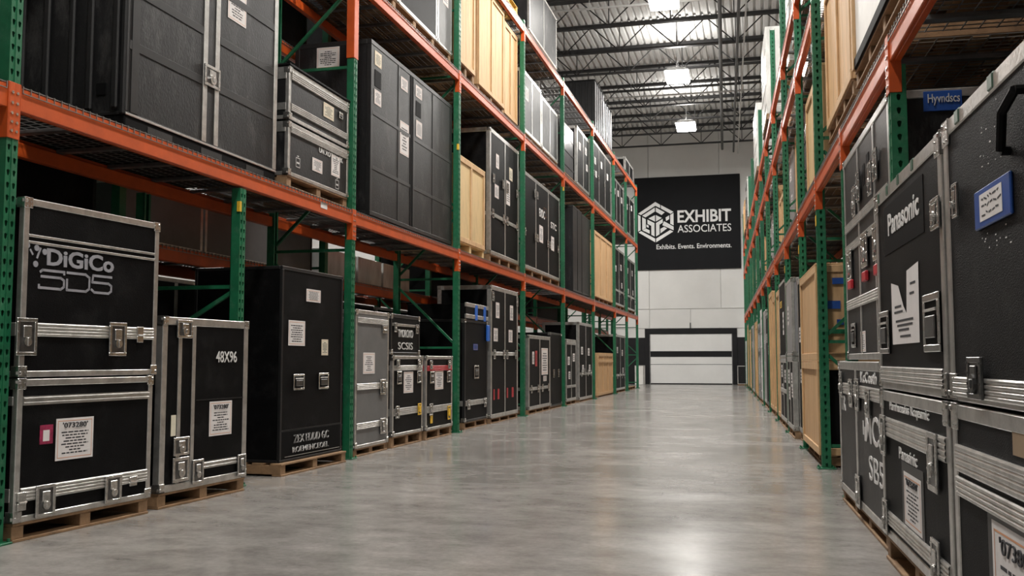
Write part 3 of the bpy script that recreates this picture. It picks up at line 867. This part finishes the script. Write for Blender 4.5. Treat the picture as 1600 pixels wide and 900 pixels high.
# ------------------------------------------------------------------ left rack, lowest beam shelf
zs = Z1 + .02
XS = -4.885
F = FL(6.6, zs + .12, XS)
D1 = 1.1
mb = MB(); mb.cbox((0, 0, 0), (2.5, D1, .12), .01)
for xx in (.3, 1.1, 1.9): mb.box((xx, -.002, .02), (xx + .35, .0, .09), 1)
tag(build(mb, 'plastic_skid', ['black_flat', 'plastic'], None, shift(F, 0, 0, -.12)[0], (0, 0, F[1])), 'low black skid under the huge charcoal container', 'skid')
c = case(F, 2.5, D1, 2.45, 'huge charcoal container with silver centre bars at top left', body='black_worn', rail='rail_dark', rw=.03, caps=False, name='shipping_container', cat='container',
         cols=((1.1, 1.17, 'rail'), (1.3, 1.37, 'rail'), (2.43, 2.5, 'rail'), (.06, .16, 'rail_dark')))
for z in (.55, 1.02, 1.5, 1.98):
    for (a, b) in ((.03, 1.09), (1.38, 2.42)): box('cross_strap', c, (a, -.006, z), (b, .002, z + .075), 'rail_dark', .002)
latch(c, 1.235, .66, .26, .2, -.01)
box('sill_rail', c, (0, -.01, 0), (2.5, .002, .02), 'rail', .003)
paper(c, 1.5, 1.33, .34, .3, 'paper', None)
for (a, b) in ((.06, .12), (.3, .36), (.48, .53), (.72, .78), (.96, 1.02)): box('side_rib', c, (-.035, a, .05), (.0, b, 2.4), 'plastic', .012)
box('handle_pocket', c, (-.008, .18, .17), (0.0, .27, .27), 'black_flat', .003)
box('corner_post', c, (-.02, .0, .0), (.05, .05, 2.45), 'plastic', .012)

F = FL(9.27, zs + .13, -4.83)
PL(F, 1.56, D1, .13, 'wooden pallet under the two stacked silver-banded cases')
c = case(F, 1.56, D1, .58, 'lower silver-banded black case of the stack on the first shelf', body='black_worn', bands=((.47, .54),), papers=((.58, .16, .26, .15, 'paper', None), (1.08, .2, .24, .25, 'paper', None)), texts=(('UN XOTOM EK', .75, .4, .65, .06, 'letter_white', .02),))
for (x, z) in ((.18, .12), (1.2, .06)):
    mb = MB()
    for (a, b, c_, d) in ((0, 0, .1, .008), (0, .1, .1, .108), (0, 0, .008, .108), (.092, 0, .1, .108), (.03, .12, .07, .13), (.02, .04, .08, .06)): mb.rect(x + a, z + b, x + c_, z + d, -.003)
    build(mb, 'handling_mark', 'letter_white', c)
F = FL(9.27, zs + .74, -4.83)
c = case(F, 1.56, D1, .57, 'upper silver-banded black case of the stack on the first shelf', body='black_worn', bands=((.44, .53), (.1, .18)), papers=((.85, .24, .28, .17, 'paper_tan', None),), handles=((1.32, .36, .1, .08),))
box('lid', c, (-.02, -.02, .582), (1.58, D1, .61), 'black', .006)

F = FL(11.66, zs + .05, XS)
tag(box('wooden_skid', None, (0, 0, 0), (.05, 3.3, .05), 'black_flat', .005), 'thin dark skid under the wide black twin cabinet', 'skid').location = F[0] + Vector((-.08, 1.66, -.025))
c = case(F, 3.5, D1, 2.36, 'wide black twin cabinet with pasted notes on the first shelf', body='black_worn', rail='rail_dark', rw=.06, caps=False, name='twin_cabinet', cat='cabinet',
         cols=((1.0, 1.03, 'rail_dark'), (1.5, 1.53, 'black_flat'), (1.57, 1.6, 'black_flat'), (1.62, 1.68, 'rail_dark'), (2.5, 2.53, 'rail_dark')),
         papers=((.12, 2.05, .24, .2, 'paper_tan', None), (.12, 1.52, .24, .2, 'paper', None), (1.1, 2.0, .28, .18, 'paper', None), (1.08, 1.05, .36, .48, 'paper', None), (1.72, 2.05, .28, .18, 'paper', None), (1.75, 1.45, .26, .25, 'paper', None)))
for z in (1.36, .62):
    for (a, b) in ((.06, 1.5), (1.68, 3.44)): box('cross_strap', c, (a, -.006, z), (b, .002, z + .05), 'rail_dark', .002)
p = paper(c, 0, 0, .33, .29, 'paper', None); p.location = (-.004, .62, 2.15); p.rotation_euler = (0, 0, R(-90))
for x in (.13, 1.74): box('pull_recess', c, (x, -.004, 1.76), (x + .22, .001, 1.99), 'black_flat', .002)

F = FL(15.5, zs + .19, XS - .02)
PL(F, 1.75, D1, .19, 'pale wooden pallet under the squat pale crate', mat='ply_pale')
crate(F, 1.75, D1, 1.5, 'squat pale wooden crate on the first shelf', wood='ply_pale', n=2, mids=1)
F = FL(17.55, zs + .17, XS)
PL(F, 2.3, D1, .17, 'dark pallet under the tall double-door case right of the pale crate')
c = dd(F, 2.3, 2.45, 'tall silver-edged double-door case right of the squat pale crate', bz=(.75,), lat=((.08, .8), (.44, .8), (.56, .8), (.92, .8), (.1, 1.5), (.42, 1.5), (.58, 1.5), (.92, 1.5)),
       papers=((.45, 1.75, .22, .28, 'paper', None), (1.5, 1.7, .26, .26, 'paper_tan', None), (.35, 1.4 - .25, .3, .26, 'paper', None), (1.25, 1.15, .3, .5, 'paper', None)))
F = FL(20.15, zs + .17, XS)
PL(F, 4.15, D1, .17, 'wide pallet under the three-panel case on the first shelf')
c = dd(F, 4.15, 2.15, 'wide three-panel silver-edged case with notes on the first shelf', cols=2, bz=(), lat=((.06, .8), (.31, .8), (.36, .8), (.64, .8), (.7, .8), (.94, .8), (.3, 1.8), (.36, 1.8)),
       papers=((1.75, .75, .4, .4, 'paper', None), (2.2, 1.4, .35, .25, 'black_flat', None), (3.1, .7, .35, .35, 'paper', None)))
text(c, 'EXDC', 1.75, 1.35, .6, .2, 'letter_white', .02); text(c, 'STC', 3.05, 1.25, .7, .16, 'letter_white', .02)
F = FL(26.2, zs + .06, XS)
tag(box('wooden_skid', None, (0, 0, 0), (.9, 2.8, .06), 'black_flat', .005), 'dark skid under the two plain black cabinets', 'skid').location = F[0] + Vector((-.5, 1.4, -.03))
case(F, 1.4, D1, 2.4, 'plain black cabinet on the first shelf, nearer of two', body='black_worn', rail='rail_dark', rw=.05, caps=False, name='plain_cabinet', cat='cabinet', near=False, cols=((.68, .72, 'black_flat'),))
case(shift(F, 1.46), 1.4, D1, 2.36, 'plain black cabinet on the first shelf, beside the slatted crate', body='black_worn', rail='rail_dark', rw=.05, caps=False, name='plain_cabinet', cat='cabinet', near=False)
F = FL(29.9, zs + .15, XS)
PL(F, 3.8, D1, .15, 'pallet under the tall slatted wooden crate on the first shelf', False)
crate(F, 3.8, D1, 2.1, 'tall slatted wooden crate on the first shelf near the far end', n=8, mids=2)
F = FL(34.1, zs + .15, XS)
PL(F, 2.8, D1, .15, 'pallet under the second last case of the first left shelf', False)
dd(F, 2.8, 2.1, 'second last silver-edged case on the first left shelf', near=False, cols=1, bz=(.5,), lat=((.1, .5), (.45, .5), (.55, .5), (.9, .5)), seed=21)
F = FL(37.4, zs + .15, XS)
PL(F, 2.95, D1, .15, 'pallet under the last case of the first left shelf', False)
dd(F, 2.95, 2.05, 'last silver-edged case on the first left shelf by the sign', near=False, cols=1, bz=(.5,), lat=((.1, .5), (.45, .5), (.55, .5), (.9, .5)), seed=22)

# ------------------------------------------------------------------ left rack, second beam shelf
zs = Z2 + .02
F = FL(11.6, zs + .22, XS)
PL(F, 3.5, D1, .22, 'pallet under the two grey-faced cases on the second shelf')
dd(F, 1.0, 2.0, 'black case cut off by the top of the picture, nearest on the second shelf', cols=0, papers=())
c = dd(shift(F, 1.05), 1.7, 2.0, 'black case with bare face on the second shelf, before the post', cols=0, papers=(), rw=.06)
c = dd(shift(F, 2.8), .72, 2.0, 'narrow grey-faced case with a white note against the second shelf post', cols=0, body='grey_lam', papers=((.25, .75, .28, .35, 'paper', None),), rw=.04)
F = FL(15.45, zs + .27, XS)
PL(F, 1.05, D1, .27, 'thick pallet under the narrow plywood crate')
crate(F, 1.05, D1, 1.95, 'narrow plywood crate, nearest of three on the second shelf', n=2, mids=0)
F = FL(16.75, zs + .2, XS)
PL(F, 1.85, D1, .2, 'pallet under the largest plywood crate')
crate(F, 1.85, D1, 2.03, 'largest plywood crate, middle of three on the second shelf', n=3, mids=1)
F = FL(18.78, zs + .17, XS - .04)
PL(F, 1.1, D1, .17, 'pallet under the plywood crate nearest the fourth post')
crate(F, 1.1, D1, 1.95, 'plywood crate on the second shelf, farthest of three', n=2, mids=1)
F = FL(20.2, zs + .17, XS)
PL(F, 3.9, D1, .17, 'pallet under the scuffed silver-faced pair of cases')
dd(F, 1.9, 1.38, 'scuffed silver-faced case on the second shelf, left of a pair', body='black_scuffed', seed=31, cols=1, papers=((.3, .75, .3, .3, 'paper', None),))
dd(shift(F, 1.98), 1.9, 1.28, 'scuffed silver-faced case on the second shelf, right of a pair', body='black_scuffed', seed=32, cols=1, papers=())
F = FL(24.7, zs + .15, XS)
PL(F, 4.3, D1, .15, 'pallet under the wrapped bundle on the second shelf', False)
c = case(F, 1.6, D1, 1.35, 'bundle in dark shiny wrap on the second shelf', body='wrap_dark', rail=None, caps=False, name='wrapped_bundle', cat='bundle', near=False)
for z in (.2, .6, 1.0): box('wrap_fold', c, (-.01, -.012, z), (1.61, 0, z + .05), 'wrap_dark', .005)
dd(shift(F, 2.2), 2.1, 1.7, 'silver-edged case on the second shelf right of the wrapped bundle', near=False, seed=33)
F = FL(29.6, zs + .14, XS)
PL(F, 3.95, D1, .14, 'pallet under the tall pair with three doors on the second shelf', False)
dd(F, 3.95, 1.95, 'broad silver-edged three-door case on the second shelf', near=False, cols=2, lat=((.06, .9), (.3, .9), (.62, .9), (.94, .9)), seed=34)
F = FL(34.1, zs + .14, XS)
PL(F, 2.8, D1, .14, 'pallet under the second last case of the second left shelf', False)
dd(F, 2.8, 1.6, 'second last silver-edged case on the second left shelf', near=False, cols=2, seed=35)
F = FL(37.4, zs + .14, XS)
PL(F, 2.9, D1, .14, 'pallet under the last case of the second left shelf', False)
dd(F, 2.9, 1.6, 'last silver-edged case on the second left shelf', near=False, cols=1, seed=36)

# ------------------------------------------------------------------ left rack, top
zs = Z3 + .02
pallet(FL(17.6, zs, XS), 2.2, D1, .16, 'yellow pallet at the bottom of a stack on the top shelf', mat='pallet_yellow')
pallet(FL(17.6, zs + .161, XS), 2.2, D1, .16, 'yellow pallet topping a stack on the top shelf', mat='pallet_yellow')
F = FL(20.9, zs + .2, XS)
PL(F, 3.1, D1, .2, 'pallet under the grey-faced case on the top shelf', False)
dd(F, 3.1, 1.35, 'grey-faced metal case on the top shelf above the silver pair', body='black_scuffed', cols=1, papers=(), rw=.05)
F = FL(30.1, zs + .12, XS)
PL(F, 3.6, D1, .12, 'pallet under the ribbed dark boxes on the top shelf', False)
def ribbed(F, L, D, H, label):
    t = thing('ribbed_box', F, label, 'box')
    box('body', t, (0, 0, 0), (L, D, H), 'rail_dark', .01)
    for i in range(6):
        y = .03 + (D - .1) * i / 5; box('rib', t, (-.025, y, .03), (0, y + .06, H - .03), 'rail_dark', .008)
    for i in range(5):
        x = .03 + (L - .1) * i / 4; box('rib', t, (x, -.03, .03), (x + .1, 0, H - .03), 'silver_lam', .008)
    box('lid', t, (-.03, -.035, H), (L + .02, D, H + .03), 'rail_dark', .006)
    return t
ribbed(F, 1.75, D1, 1.55, 'tall ribbed dark box on the top shelf, nearer of two')
ribbed(shift(F, 1.83), 1.75, D1, 1.4, 'tall ribbed dark box on the top shelf, farther of two')
F = FL(37.6, zs + .1, XS)
PL(F, 2.5, D1, .1, 'pallet under the small farthest case on the top shelf', False)
dd(F, 2.5, .62, 'small low case on the top shelf, farthest on the left', near=False, cols=1, papers=(), seed=42)

# ------------------------------------------------------------------ things in the back-to-back left row
XB = -6.3
def back(F, L, D, H, label, body='black', rail='rail_dark', bands=(), cols=(), papers=()):
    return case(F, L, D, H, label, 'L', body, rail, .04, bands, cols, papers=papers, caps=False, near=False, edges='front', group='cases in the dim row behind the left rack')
specs = [(3.5, 4.6, 2.1, 'behind the DiGiCo case'), (8.42, 2.1, 2.1, 'behind the case marked 48X96'), (10.65, 2.15, 2.1, 'behind the tall plain black case'), (13.15, 2.1, 2.1, 'behind the case with a red band'),
         (15.4, 2.1, 2.1, 'behind the case with blue straps'), (17.85, 4.3, 2.0, 'behind the tallest double-door case'), (22.6, 4.3, 1.7, 'behind the torn-sheet case'), (27.3, 2.6, 1.6, 'behind the wooden floor crate'), (32, 4.2, 1.3, 'behind the last floor cases')]
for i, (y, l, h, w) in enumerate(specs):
    back(FL(y, .0, XB), l, 1.0, h, 'light-blocking black case on the floor ' + w, rail=('rail' if i in (1, 2, 4) else 'rail_dark'), cols=((l * .5, l * .5 + .06),))  # black cases fill the row so no light leaks through
zb = 2.44
back(FL(8.45, zb, XB), 1.55, 1.0, .62, 'grey-faced case on the back row beam, left of a pair', body='grey_lam', rail='rail')
back(FL(10.06, zb, XB), 1.55, 1.0, .62, 'grey-faced case on the back row beam, right of a pair', body='grey_lam', rail='rail')
back(FL(11.68, zb, XB), 1.2, 1.0, 1.2, 'grey case on the back row beam beside the third post', body='grey_lam', rail='rail_dark')  # case enlarged to cover a bright gap to the wall behind
tag(box('plywood_sheet', None, (-7.1, 6.2, 0), (-6.2, 8.1, .035), 'cardboard', .004), 'tan board lying across the dim back row cases', 'board').location.z = 2.46
for i, (y, l) in enumerate(((13.3, 1.2), (14.6, 1.0), (15.7, 1.3))):
    back(FL(y, zb, XB), l, .9, .45, ('white-wrapped box on the back row beam, left of three', 'white-wrapped box on the back row beam, middle of three', 'white-wrapped box on the back row beam, right of three')[i], body='wrap', rail=None)
for (y, l, h, w) in ((3.5, 2.3, 1.3, 'at the left edge behind the DiGiCo case'), (5.9, 2.2, 1.15, 'above the tan board'), (18.0, 4.0, 1.3, 'behind the tall double-door case'), (22.7, 4.0, 1.3, 'behind the three-panel case'), (27.3, 4.2, 1.2, 'behind the plain cabinets')):
    back(FL(y, zb + (.055 if y == 5.9 else 0), XB), l, 1.0, h, 'light-blocking dark case on the back row beam ' + w)  # dark cases added to shut the bright left wall out of the gaps
for (y, l, h, w) in ((3.5, 4.5, 1.9, 'above the DiGiCo case'), (13.3, 4.0, 1.9, 'behind the wide twin cabinet'), (18.0, 4.1, 1.6, 'behind the plywood crates')):
    back(FL(y, 5.52, XB), l, 1.0, h, 'dark case high in the back row ' + w)
back(FL(9.0, 5.52, XB), 3.6, 1.0, 1.4, 'dark case high in the back row behind the silver-banded stack')

# ------------------------------------------------------------------ right rack, floor level
UN = -.17
F = FR(6.31, .15, UN)
PL(F, 1.8, 1.05, .15, 'wooden pallet under the stacked Panasonic cases')
c = case(F, 1.8, 1.05, .86, 'lower black case with three white sheet and maker lettering, right foreground', side='R', rw=.055, bands=((.60, .71), (.08, .16)),
         latches=((.12, .6, .16, .24), (1.5, .58, .2, .27), (.12, .12, .14, .2), (1.5, .12, .16, .22)), papers=((.68, .17, .46, .28, 'paper', "'073280'"),), capsize=.1)
c['label'] = 'lower black road case with two Panasonic lines, under the taller Panasonic case'
box('label_frame', c, (.62, -.003, .13), (1.2, 0, .5), 'rail_dark', 0)
text(c, 'Pamhaeasiss Rcqesmic', .3, .745, 1.08, .065, 'letter_white', .012); text(c, 'Panasinic', .56, .505, .5, .065, 'letter_white', .012)
F2 = FR(6.31, 1.03, UN)
c = case(F2, 1.8, 1.05, 1.17, 'upper black road case with large Panasonic lettering and a torn sheet', side='R', body='black', rw=.06, bands=((.04, .13),), handles=((.23, .33, .3, .25), (1.54, .34, .34, .27)),
         capsize=.1)
text(c, 'Panasonic', .42, .88, .88, .125, 'letter_white', .02)
box('name_plate', c, (.28, -.0025, .78), (1.4, 0, 1.06), 'black_flat', 0)
# torn paper
mb = MB()
P = [(0, 0), (.76, 0), (.78, .4), (.47, .38), (.44, .16), (.36, .2), (.22, .32), (0, .35)]
mb.add([(a, -.003, b) for a, b in P], [tuple(range(len(P)))])
o = build(mb, 'torn_sheet', 'paper', c, (.46, 0, .255))
mb = MB()
for i, (a, b, z) in enumerate(((.1, .3, .2), (.08, .34, .17), (.12, .62, .12), (.16, .6, .095), (.2, .5, .07), (.24, .54, .035), (.56, .7, .3), (.54, .66, .25))): mb.rect(a, z, b, z + .012, -.0042)
build(mb, 'print', 'ink', o)
for x in (.1, .4, .75, 1.15): box('edge_clamp', c, (x, -.011, 1.115), (x + .06, .03, 1.18), 'clamp', .008)
latch(c, 1.72, .82, .16, .14, -.012)

F = FR(4.44, .15, UN)
PL(F, 2.4, 1.05, .15, 'wooden pallet under the nearest black case')
c = case(F, 2.4, 1.05, .86, 'lower case of the nearest stack, with large 073800 sheet', side='R', body='black_tolex', rw=.055, bands=((.49, .57), (.59, .70)), capsize=.1,
         papers=((.55, .02, .62, .45, 'paper', "'073800'"),))
box('sheet_frame', c, (.49, -.0025, .0), (1.24, -.0004, .5), 'rail_dark', 0)
box('wood_patch', c, (.85, -.004, .73), (1.1, 0, .83), 'cardboard', 0)
F2 = FR(4.44, 1.03, UN)
c = case(F2, 2.4, 1.05, 1.18, 'upper case of the nearest stack, with a blue label holder', side='R', body='black_tolex', rw=.06, bands=((.02, .1),), capsize=.1)
bh = box('label_holder', c, (.5, -.012, .655), (.96, 0, .80), 'blue', .006)
box('holder_card', bh, (-.15, -.0075, -.05), (.14, -.0055, .05), 'paper', 0)
mb = MB(); r = random.Random(3)
for row in range(3):
    x = -.12
    while x < .1:
        l = r.uniform(.015, .05); mb.bar((x, -.008, .03 - row * .028 + r.uniform(-.006, .006)), (x + l, -.008, .03 - row * .028 + r.uniform(-.008, .008)), .001, .006); x += l + .012
build(mb, 'handwriting', 'ink', bh)
latch(c, .46, .1, .2, .16, -.016, 'steel_dark'); latch(c, .21, .82, .08, .14)
for x in (.22, .72, 1.4): box('edge_clamp', c, (x, -.011, 1.125), (x + .075, .03, 1.19), 'clamp', .008)
g = MB(); g.cyl((.94, -.03, .87), (.99, -.035, .99), .016, 8); g.cyl((.99, -.035, .99), (1.12, -.03, 1.03), .016, 8); g.cyl((.94, -.03, .87), (.94, .0, .87), .016, 8); g.cyl((1.12, -.03, 1.03), (1.12, 0, 1.03), .016, 8)
build(g, 'grab_handle', 'black_flat', c)
mb = MB(); r = random.Random(8)
for i in range(26):
    x = r.gauss(.75, .12); z = r.gauss(.93, .06); mb.rect(x, z, x + r.uniform(.004, .02), z + r.uniform(.002, .006), -.0012)
for i in range(12):
    x = r.uniform(.55, .95); z = r.uniform(.56, .63); mb.rect(x, z, x + r.uniform(.006, .02), z + .005, -.0012)
build(mb, 'scuff_marks', 'letter_white', c)

F = FR(8.8, .1, -.13)
PL(F, 2.28, 1.05, .1, 'wooden pallet under the case lettered SB5')
c = case(F, 2.28, 1.05, 1.08, 'lower black road case lettered SB5 beside the wooden crate on the right', side='R', body='black_worn', rw=.06, bands=((.82, .91),), cols=((1.0, 1.08),),
         latches=((.22, .9, .16, .2), (.85, .84, .18, .22), (1.2, .84, .18, .24), (1.72, .8, .18, .2), (1.12, .12, .2, .24)))
text(c, 'MCS', 1.5, .52, .75, .2, 'letter_white', .01); text(c, 'SB5', 1.62, .27, .62, .17, 'letter_white', .0); text(c, 'TR', .1, .68, .3, .12, 'letter_white', .01); text(c, 'KcCosth', 1.3, .935, .75, .08, 'letter_white', .02)
for (a, b) in ((1.35, .66), (1.43, .62)): box('emblem_stroke', c, (a, -.003, b - .1), (a + .05, 0, b), 'letter_white', 0)
F2 = FR(8.8, 1.2, -.05)
c = case(F2, 2.3, .95, 1.72, 'tall black panelled case with red-tipped latches, stacked beside the Panasonic cases', side='R', body='black_worn', rw=.05, bands=((1.08, 1.15), (.9, .97), (.42, .5)), cols=((.82, .88), (1.62, 1.68)),
         latches=((.7, 1.27, .16, .24), (.95, 1.35, .16, .24), (1.55, 1.3, .16, .24), (1.8, 1.35, .16, .22), (.35, .78, .22, .26), (1.2, .82, .28, .26), (1.75, .82, .24, .26)),
         handles=((.42, .2, .24, .2), (1.85, .2, .24, .2)), papers=((.78, .06, .26, .16, 'paper', None),))
bp_ = box('name_plate', c, (2.3, .21, 1.58), (2.311, .44, 1.71), 'blue', .003)
text(bp_, 'Hyvndscs', .0062, -.03, .19, .075, 'letter_white', 0, y=-.09, rotz=R(90))
for x in (.28, 1.1, 1.68): box('red_tip', c, (x, -.03, .585), (x + .2, -.004, .66), 'red', .006)
for (x, z, w, h) in ((1.1, 1.32, .1, .16), (1.3, 1.42, .12, .1)): box('torn_patch', c, (x, -.003, z), (x + w, 0, z + h), 'black_flat', 0)

# row of black cases added behind to block the bright right wall
c = case(FR(6.2, 0.0, 1.5), 4.0, 1.0, 3.0, 'added light-blocking black case in the row behind the near right cases', side='R', rail='rail_dark', caps=False, near=False, edges='front', body='black_flat')
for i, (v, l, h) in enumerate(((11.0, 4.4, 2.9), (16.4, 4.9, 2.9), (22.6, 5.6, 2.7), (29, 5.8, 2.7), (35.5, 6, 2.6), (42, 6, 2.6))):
    case(FR(v, 0, 1.5), l, 1.0, h, 'added light-blocking black case in the row behind, ' + ('level with the SB5 case', 'level with the large wooden crate', 'past the large wooden crate', 'halfway down the right rack', 'well down the right rack', 'near the far end of the right rack')[i],
         side='R', rail='rail_dark', caps=False, near=False, edges='front', body='black_flat', group='light-blocking cases added behind the right rack')

# crate pair at the third right post
F = FR(13.58, .13, -.06)
pallet(shift(F, 0, .05, -.13), 2.22, 1.0, .13, 'wooden pallet under the large wooden crate on the right floor')
t = crate(F, 2.2, 1.02, 1.06, 'lower half of the tall wooden crate stack at the right-hand post', side='R', n=3, mids=0, sidewood='black_flat')  # side planks coloured black to stand in for the darkness there
t = crate(shift(F, 0, 0, 1.062), 2.2, 1.02, 1.1, 'upper wooden crate with blue stencil marks at the right-hand post', side='R', n=3, mids=0)
for (y, z, w, h, m) in ((.12, .86, .12, .07, 'blue'), (.06, .58, .14, .09, 'blue'), (.16, .4, .07, .06, 'blue'), (.05, .3, .22, .05, 'green')):
    box('stencil_mark', t, (2.194, y + .05, z), (2.2215, y + .05 + w, z + h), m, 0)
def rcase(v, L, H, label, z=0, pal=.12, u=-.04, body='black', wood=False, seed=0, cols=1, D=1.0, bz=(), wrap=None, rail='rail', lat=()):
    F = FR(v, z + pal, u)
    if pal: pallet(shift(F, 0, 0, -pal), L, D, pal, 'wooden pallet under the ' + label, False)
    if wood: return crate(F, L, D, H, label, side='R', wood=wood, n=max(2, int(L / .6)), mids=1 if L > 1.2 else 0)
    if wrap:
        c = case(F, L, D, H, label, side='R', body=wrap, rail=None, caps=False, name='wrapped_bundle', cat='bundle', near=False)
        for k in range(int(H / .4)): box('wrap_fold', c, (-.008, -.01, .2 + k * .4), (L + .008, 0, .24 + k * .4), wrap, .004)
        return c
    return dd(F, L, H, label, near=False, cols=cols, side='R', D=D, seed=seed, body=body, bz=bz, rail=rail, edges='front', lat=lat)
rcase(16.55, 1.25, 1.12, 'silver-edged lower case left of the large wooden crate', seed=50, u=-.06)
case(FR(16.55, 1.256, -.06), 1.25, 1.0, 1.2, 'silver-faced upper case left of the large wooden crate', side='R', body='silver_lam', near=False, edges='front', papers=((.3, .5, .3, .3, 'paper', None),))
rcase(15.2, 1.3, 2.28, 'slim black case wedged beside the large wooden crate', seed=51, u=.02)
rcase(18.6, 1.7, 1.1, 'black and silver lower case before the fifth right post', seed=52, u=-.05, bz=(.5,))
case(FR(18.6, 1.236, -.05), 1.7, 1.0, 1.35, 'black upper case with yellow tape before the fifth right post', side='R', near=False, edges='front', papers=((.2, .9, .5, .12, 'yellow', None), (.9, .4, .3, .4, 'paper', None)))
rcase(19.65, .9, 2.4, 'tall pale plank crate by the fifth right post', wood='ply_pale', u=-.04)
names = ['slim silver-edged case', 'tall wooden crate', 'black case', 'white-wrapped panel', 'narrow wooden crate', 'silver-faced case', 'dark wrapped bundle', 'plywood crate']
places = [w + ' right bay' for w in ('sixth', 'seventh', 'eighth', 'ninth', 'tenth', 'eleventh', 'twelfth', 'last')]
rp = [-x for x in RP][4:]
k = 0
def filler(bay0, bay1, z, place, lev, hmin, hmax, start):
    r = random.Random(start * 13 + int(bay0 * 7))
    gap = .12; w = (bay1 - bay0 - .25 - gap) / 2
    for j in range(2):
        v = bay0 + .12 + (j + 1) * w + j * gap
        kind = names[(start + j * 3) % len(names)]
        H = r.uniform(hmin, hmax)
        lab = ('nearer ' if j == 0 else 'farther ') + kind + ' ' + lev + ', ' + place
        kw = {}
        if 'plywood' in kind or 'tall wooden' in kind: kw = dict(wood='ply')
        elif 'narrow wooden' in kind: kw = dict(wood='ply_pale')
        elif 'white-wrapped' in kind: kw = dict(wrap='wrap')
        elif 'dark wrapped' in kind: kw = dict(wrap='wrap_dark')
        elif 'silver-faced' in kind: kw = dict(body='silver_lam')
        elif kind == 'black case': kw = dict(rail='rail_dark')
        rcase(v, w, H, lab, z=z, u=(-.04 if z < 1 else .14) + r.uniform(-.02, .03), seed=start + j, **kw)
for i, (a, b) in enumerate(zip(rp, rp[1:])): filler(a, b, 0, places[i], 'on the floor', 1.9, 2.6, i + 1)

# right rack, first beam shelf
zs = RZ1 + .02
UF = .06
for (v, l, w) in ((10.95, 2.0, 'plywood crate above the SB5 case'), (8.75, 2.2, 'white-faced panel crate')):
    for k in range(3):
        pallet(FR(v, zs + .151 * k, UF + (.03 if k % 2 else 0)), l, .95, .15, ('bottom', 'middle', 'top')[k] + ' pallet of three under the ' + w)
crate(FR(10.95, zs + .455, UF), 2.0, 1.0, 1.5, 'big plywood crate on stacked pallets, first right shelf', side='R', n=3, mids=1)
t = case(FR(8.72, zs + .455, UF), 1.9, 1.0, 1.5, 'white-faced panel crate with black lower edge, first right shelf', side='R', body='board_white', rail='rail_dark', rw=.03, caps=False, name='panel_crate', cat='crate')
box('kick_board', t, (.03, -.02, 0), (1.87, 0, .09), 'black_flat', .004)
box('frame_post', t, (-.02, -.03, 0), (.06, .02, 1.5), 'batten', .004); box('frame_post', t, (1.85, -.03, 0), (1.92, .02, 1.5), 'batten', .004)
rcase(6.2, 2.0, 1.4, 'plywood crate above the near Panasonic case', z=zs, pal=.2, u=.1, wood='ply')
rcase(13.5, 1.95, 1.28, 'tall pale crate between the third and fourth right posts, first shelf', z=zs, pal=.12, u=UF, wood='ply_pale')
rcase(16.5, 1.2, 1.5, 'plywood crate just past the fourth right post, first shelf', z=zs, pal=.14, u=.14, wood='ply')
rcase(15.15, 1.25, 1.5, 'dark wrapped bundle just past the fourth right post, first shelf', z=zs, pal=.14, u=.14, wrap='wrap_dark')
rcase(19.6, 2.7, 1.45, 'broad silver-faced case past the fifth right post, first shelf', z=zs, pal=.14, u=.14, body='silver_lam', seed=60)
for i, (a, b) in enumerate(zip(rp, rp[1:])): filler(a, b, zs, places[i], 'on the first shelf', 1.2, 1.65, i + 4)
# second shelf (shallow bay) and top
zs2 = RZ2 + .02
for (v, l, h, w, kw) in ((11.1, 2.0, .6, 'low plywood crate on the second right shelf above the plywood crate', dict(wood='ply')), (13.55, 2.1, .62, 'low white-wrapped panel on the second right shelf', dict(wrap='wrap')),
                         (16.55, 2.6, .65, 'low dark wrapped bundle on the second right shelf', dict(wrap='wrap_dark')), (19.65, 2.7, .66, 'low pale crate on the second right shelf', dict(wood='ply_pale'))):
    rcase(v, l, h, w, z=zs2, pal=.13, u=.14, **kw)
for i, (a, b) in enumerate(zip(rp, rp[1:])): filler(a, b, zs2, places[i], 'on the second shelf', .5, .7, i + 2)
zs3 = RZ3 + .02
for (v, l, h, w, kw) in ((13.55, 2.1, 1.6, 'white panel stack on the top right shelf, nearest', dict(wrap='wrap')), (16.5, 2.5, 1.5, 'tall white-wrapped panel on the top right shelf, second nearest', dict(wrap='wrap')), (19.6, 2.4, 1.3, 'white-wrapped panel on the top right shelf, third nearest', dict(wrap='wrap')),
                         (22.9, 2.0, 1.9, 'tall white-wrapped panel standing highest on the top right shelf', dict(wrap='wrap')), (28.8, 2.2, 1.75, 'white-wrapped panel on the top right shelf beside the ceiling lamps', dict(wrap='wrap')),
                         (38.5, 2.4, 1.5, 'black case on the top right shelf nearest the sign', dict(rail='rail')), (41.6, 2.0, 1.2, 'pale crate at the far end of the top right shelf', dict(wood='ply_pale'))):
    rcase(v, l, h, w, z=zs3, pal=.12, u=.12 if v < 21 else -.1, seed=70, **kw)

# ------------------------------------------------------------------ beside the door
F = (Vector((-5.62, 46.1, 0)), 0)
case(F, .42, .6, .92, 'pale grey upright box left of the white roller door', body='board_white', rail='rail', rw=.03, caps=False, near=False, name='storage_box', cat='box')
F = (Vector((-.84, 46.2, .06)), 0)
pallet(shift(F, 0, 0, -.06), .75, .7, .06, 'low pallet under the dark box right of the door', False)
case(F, .75, .7, .85, 'dark box with pale edges right of the white roller door', body='black_worn', rail='rail', rw=.03, caps=False, near=False, name='storage_box', cat='box')
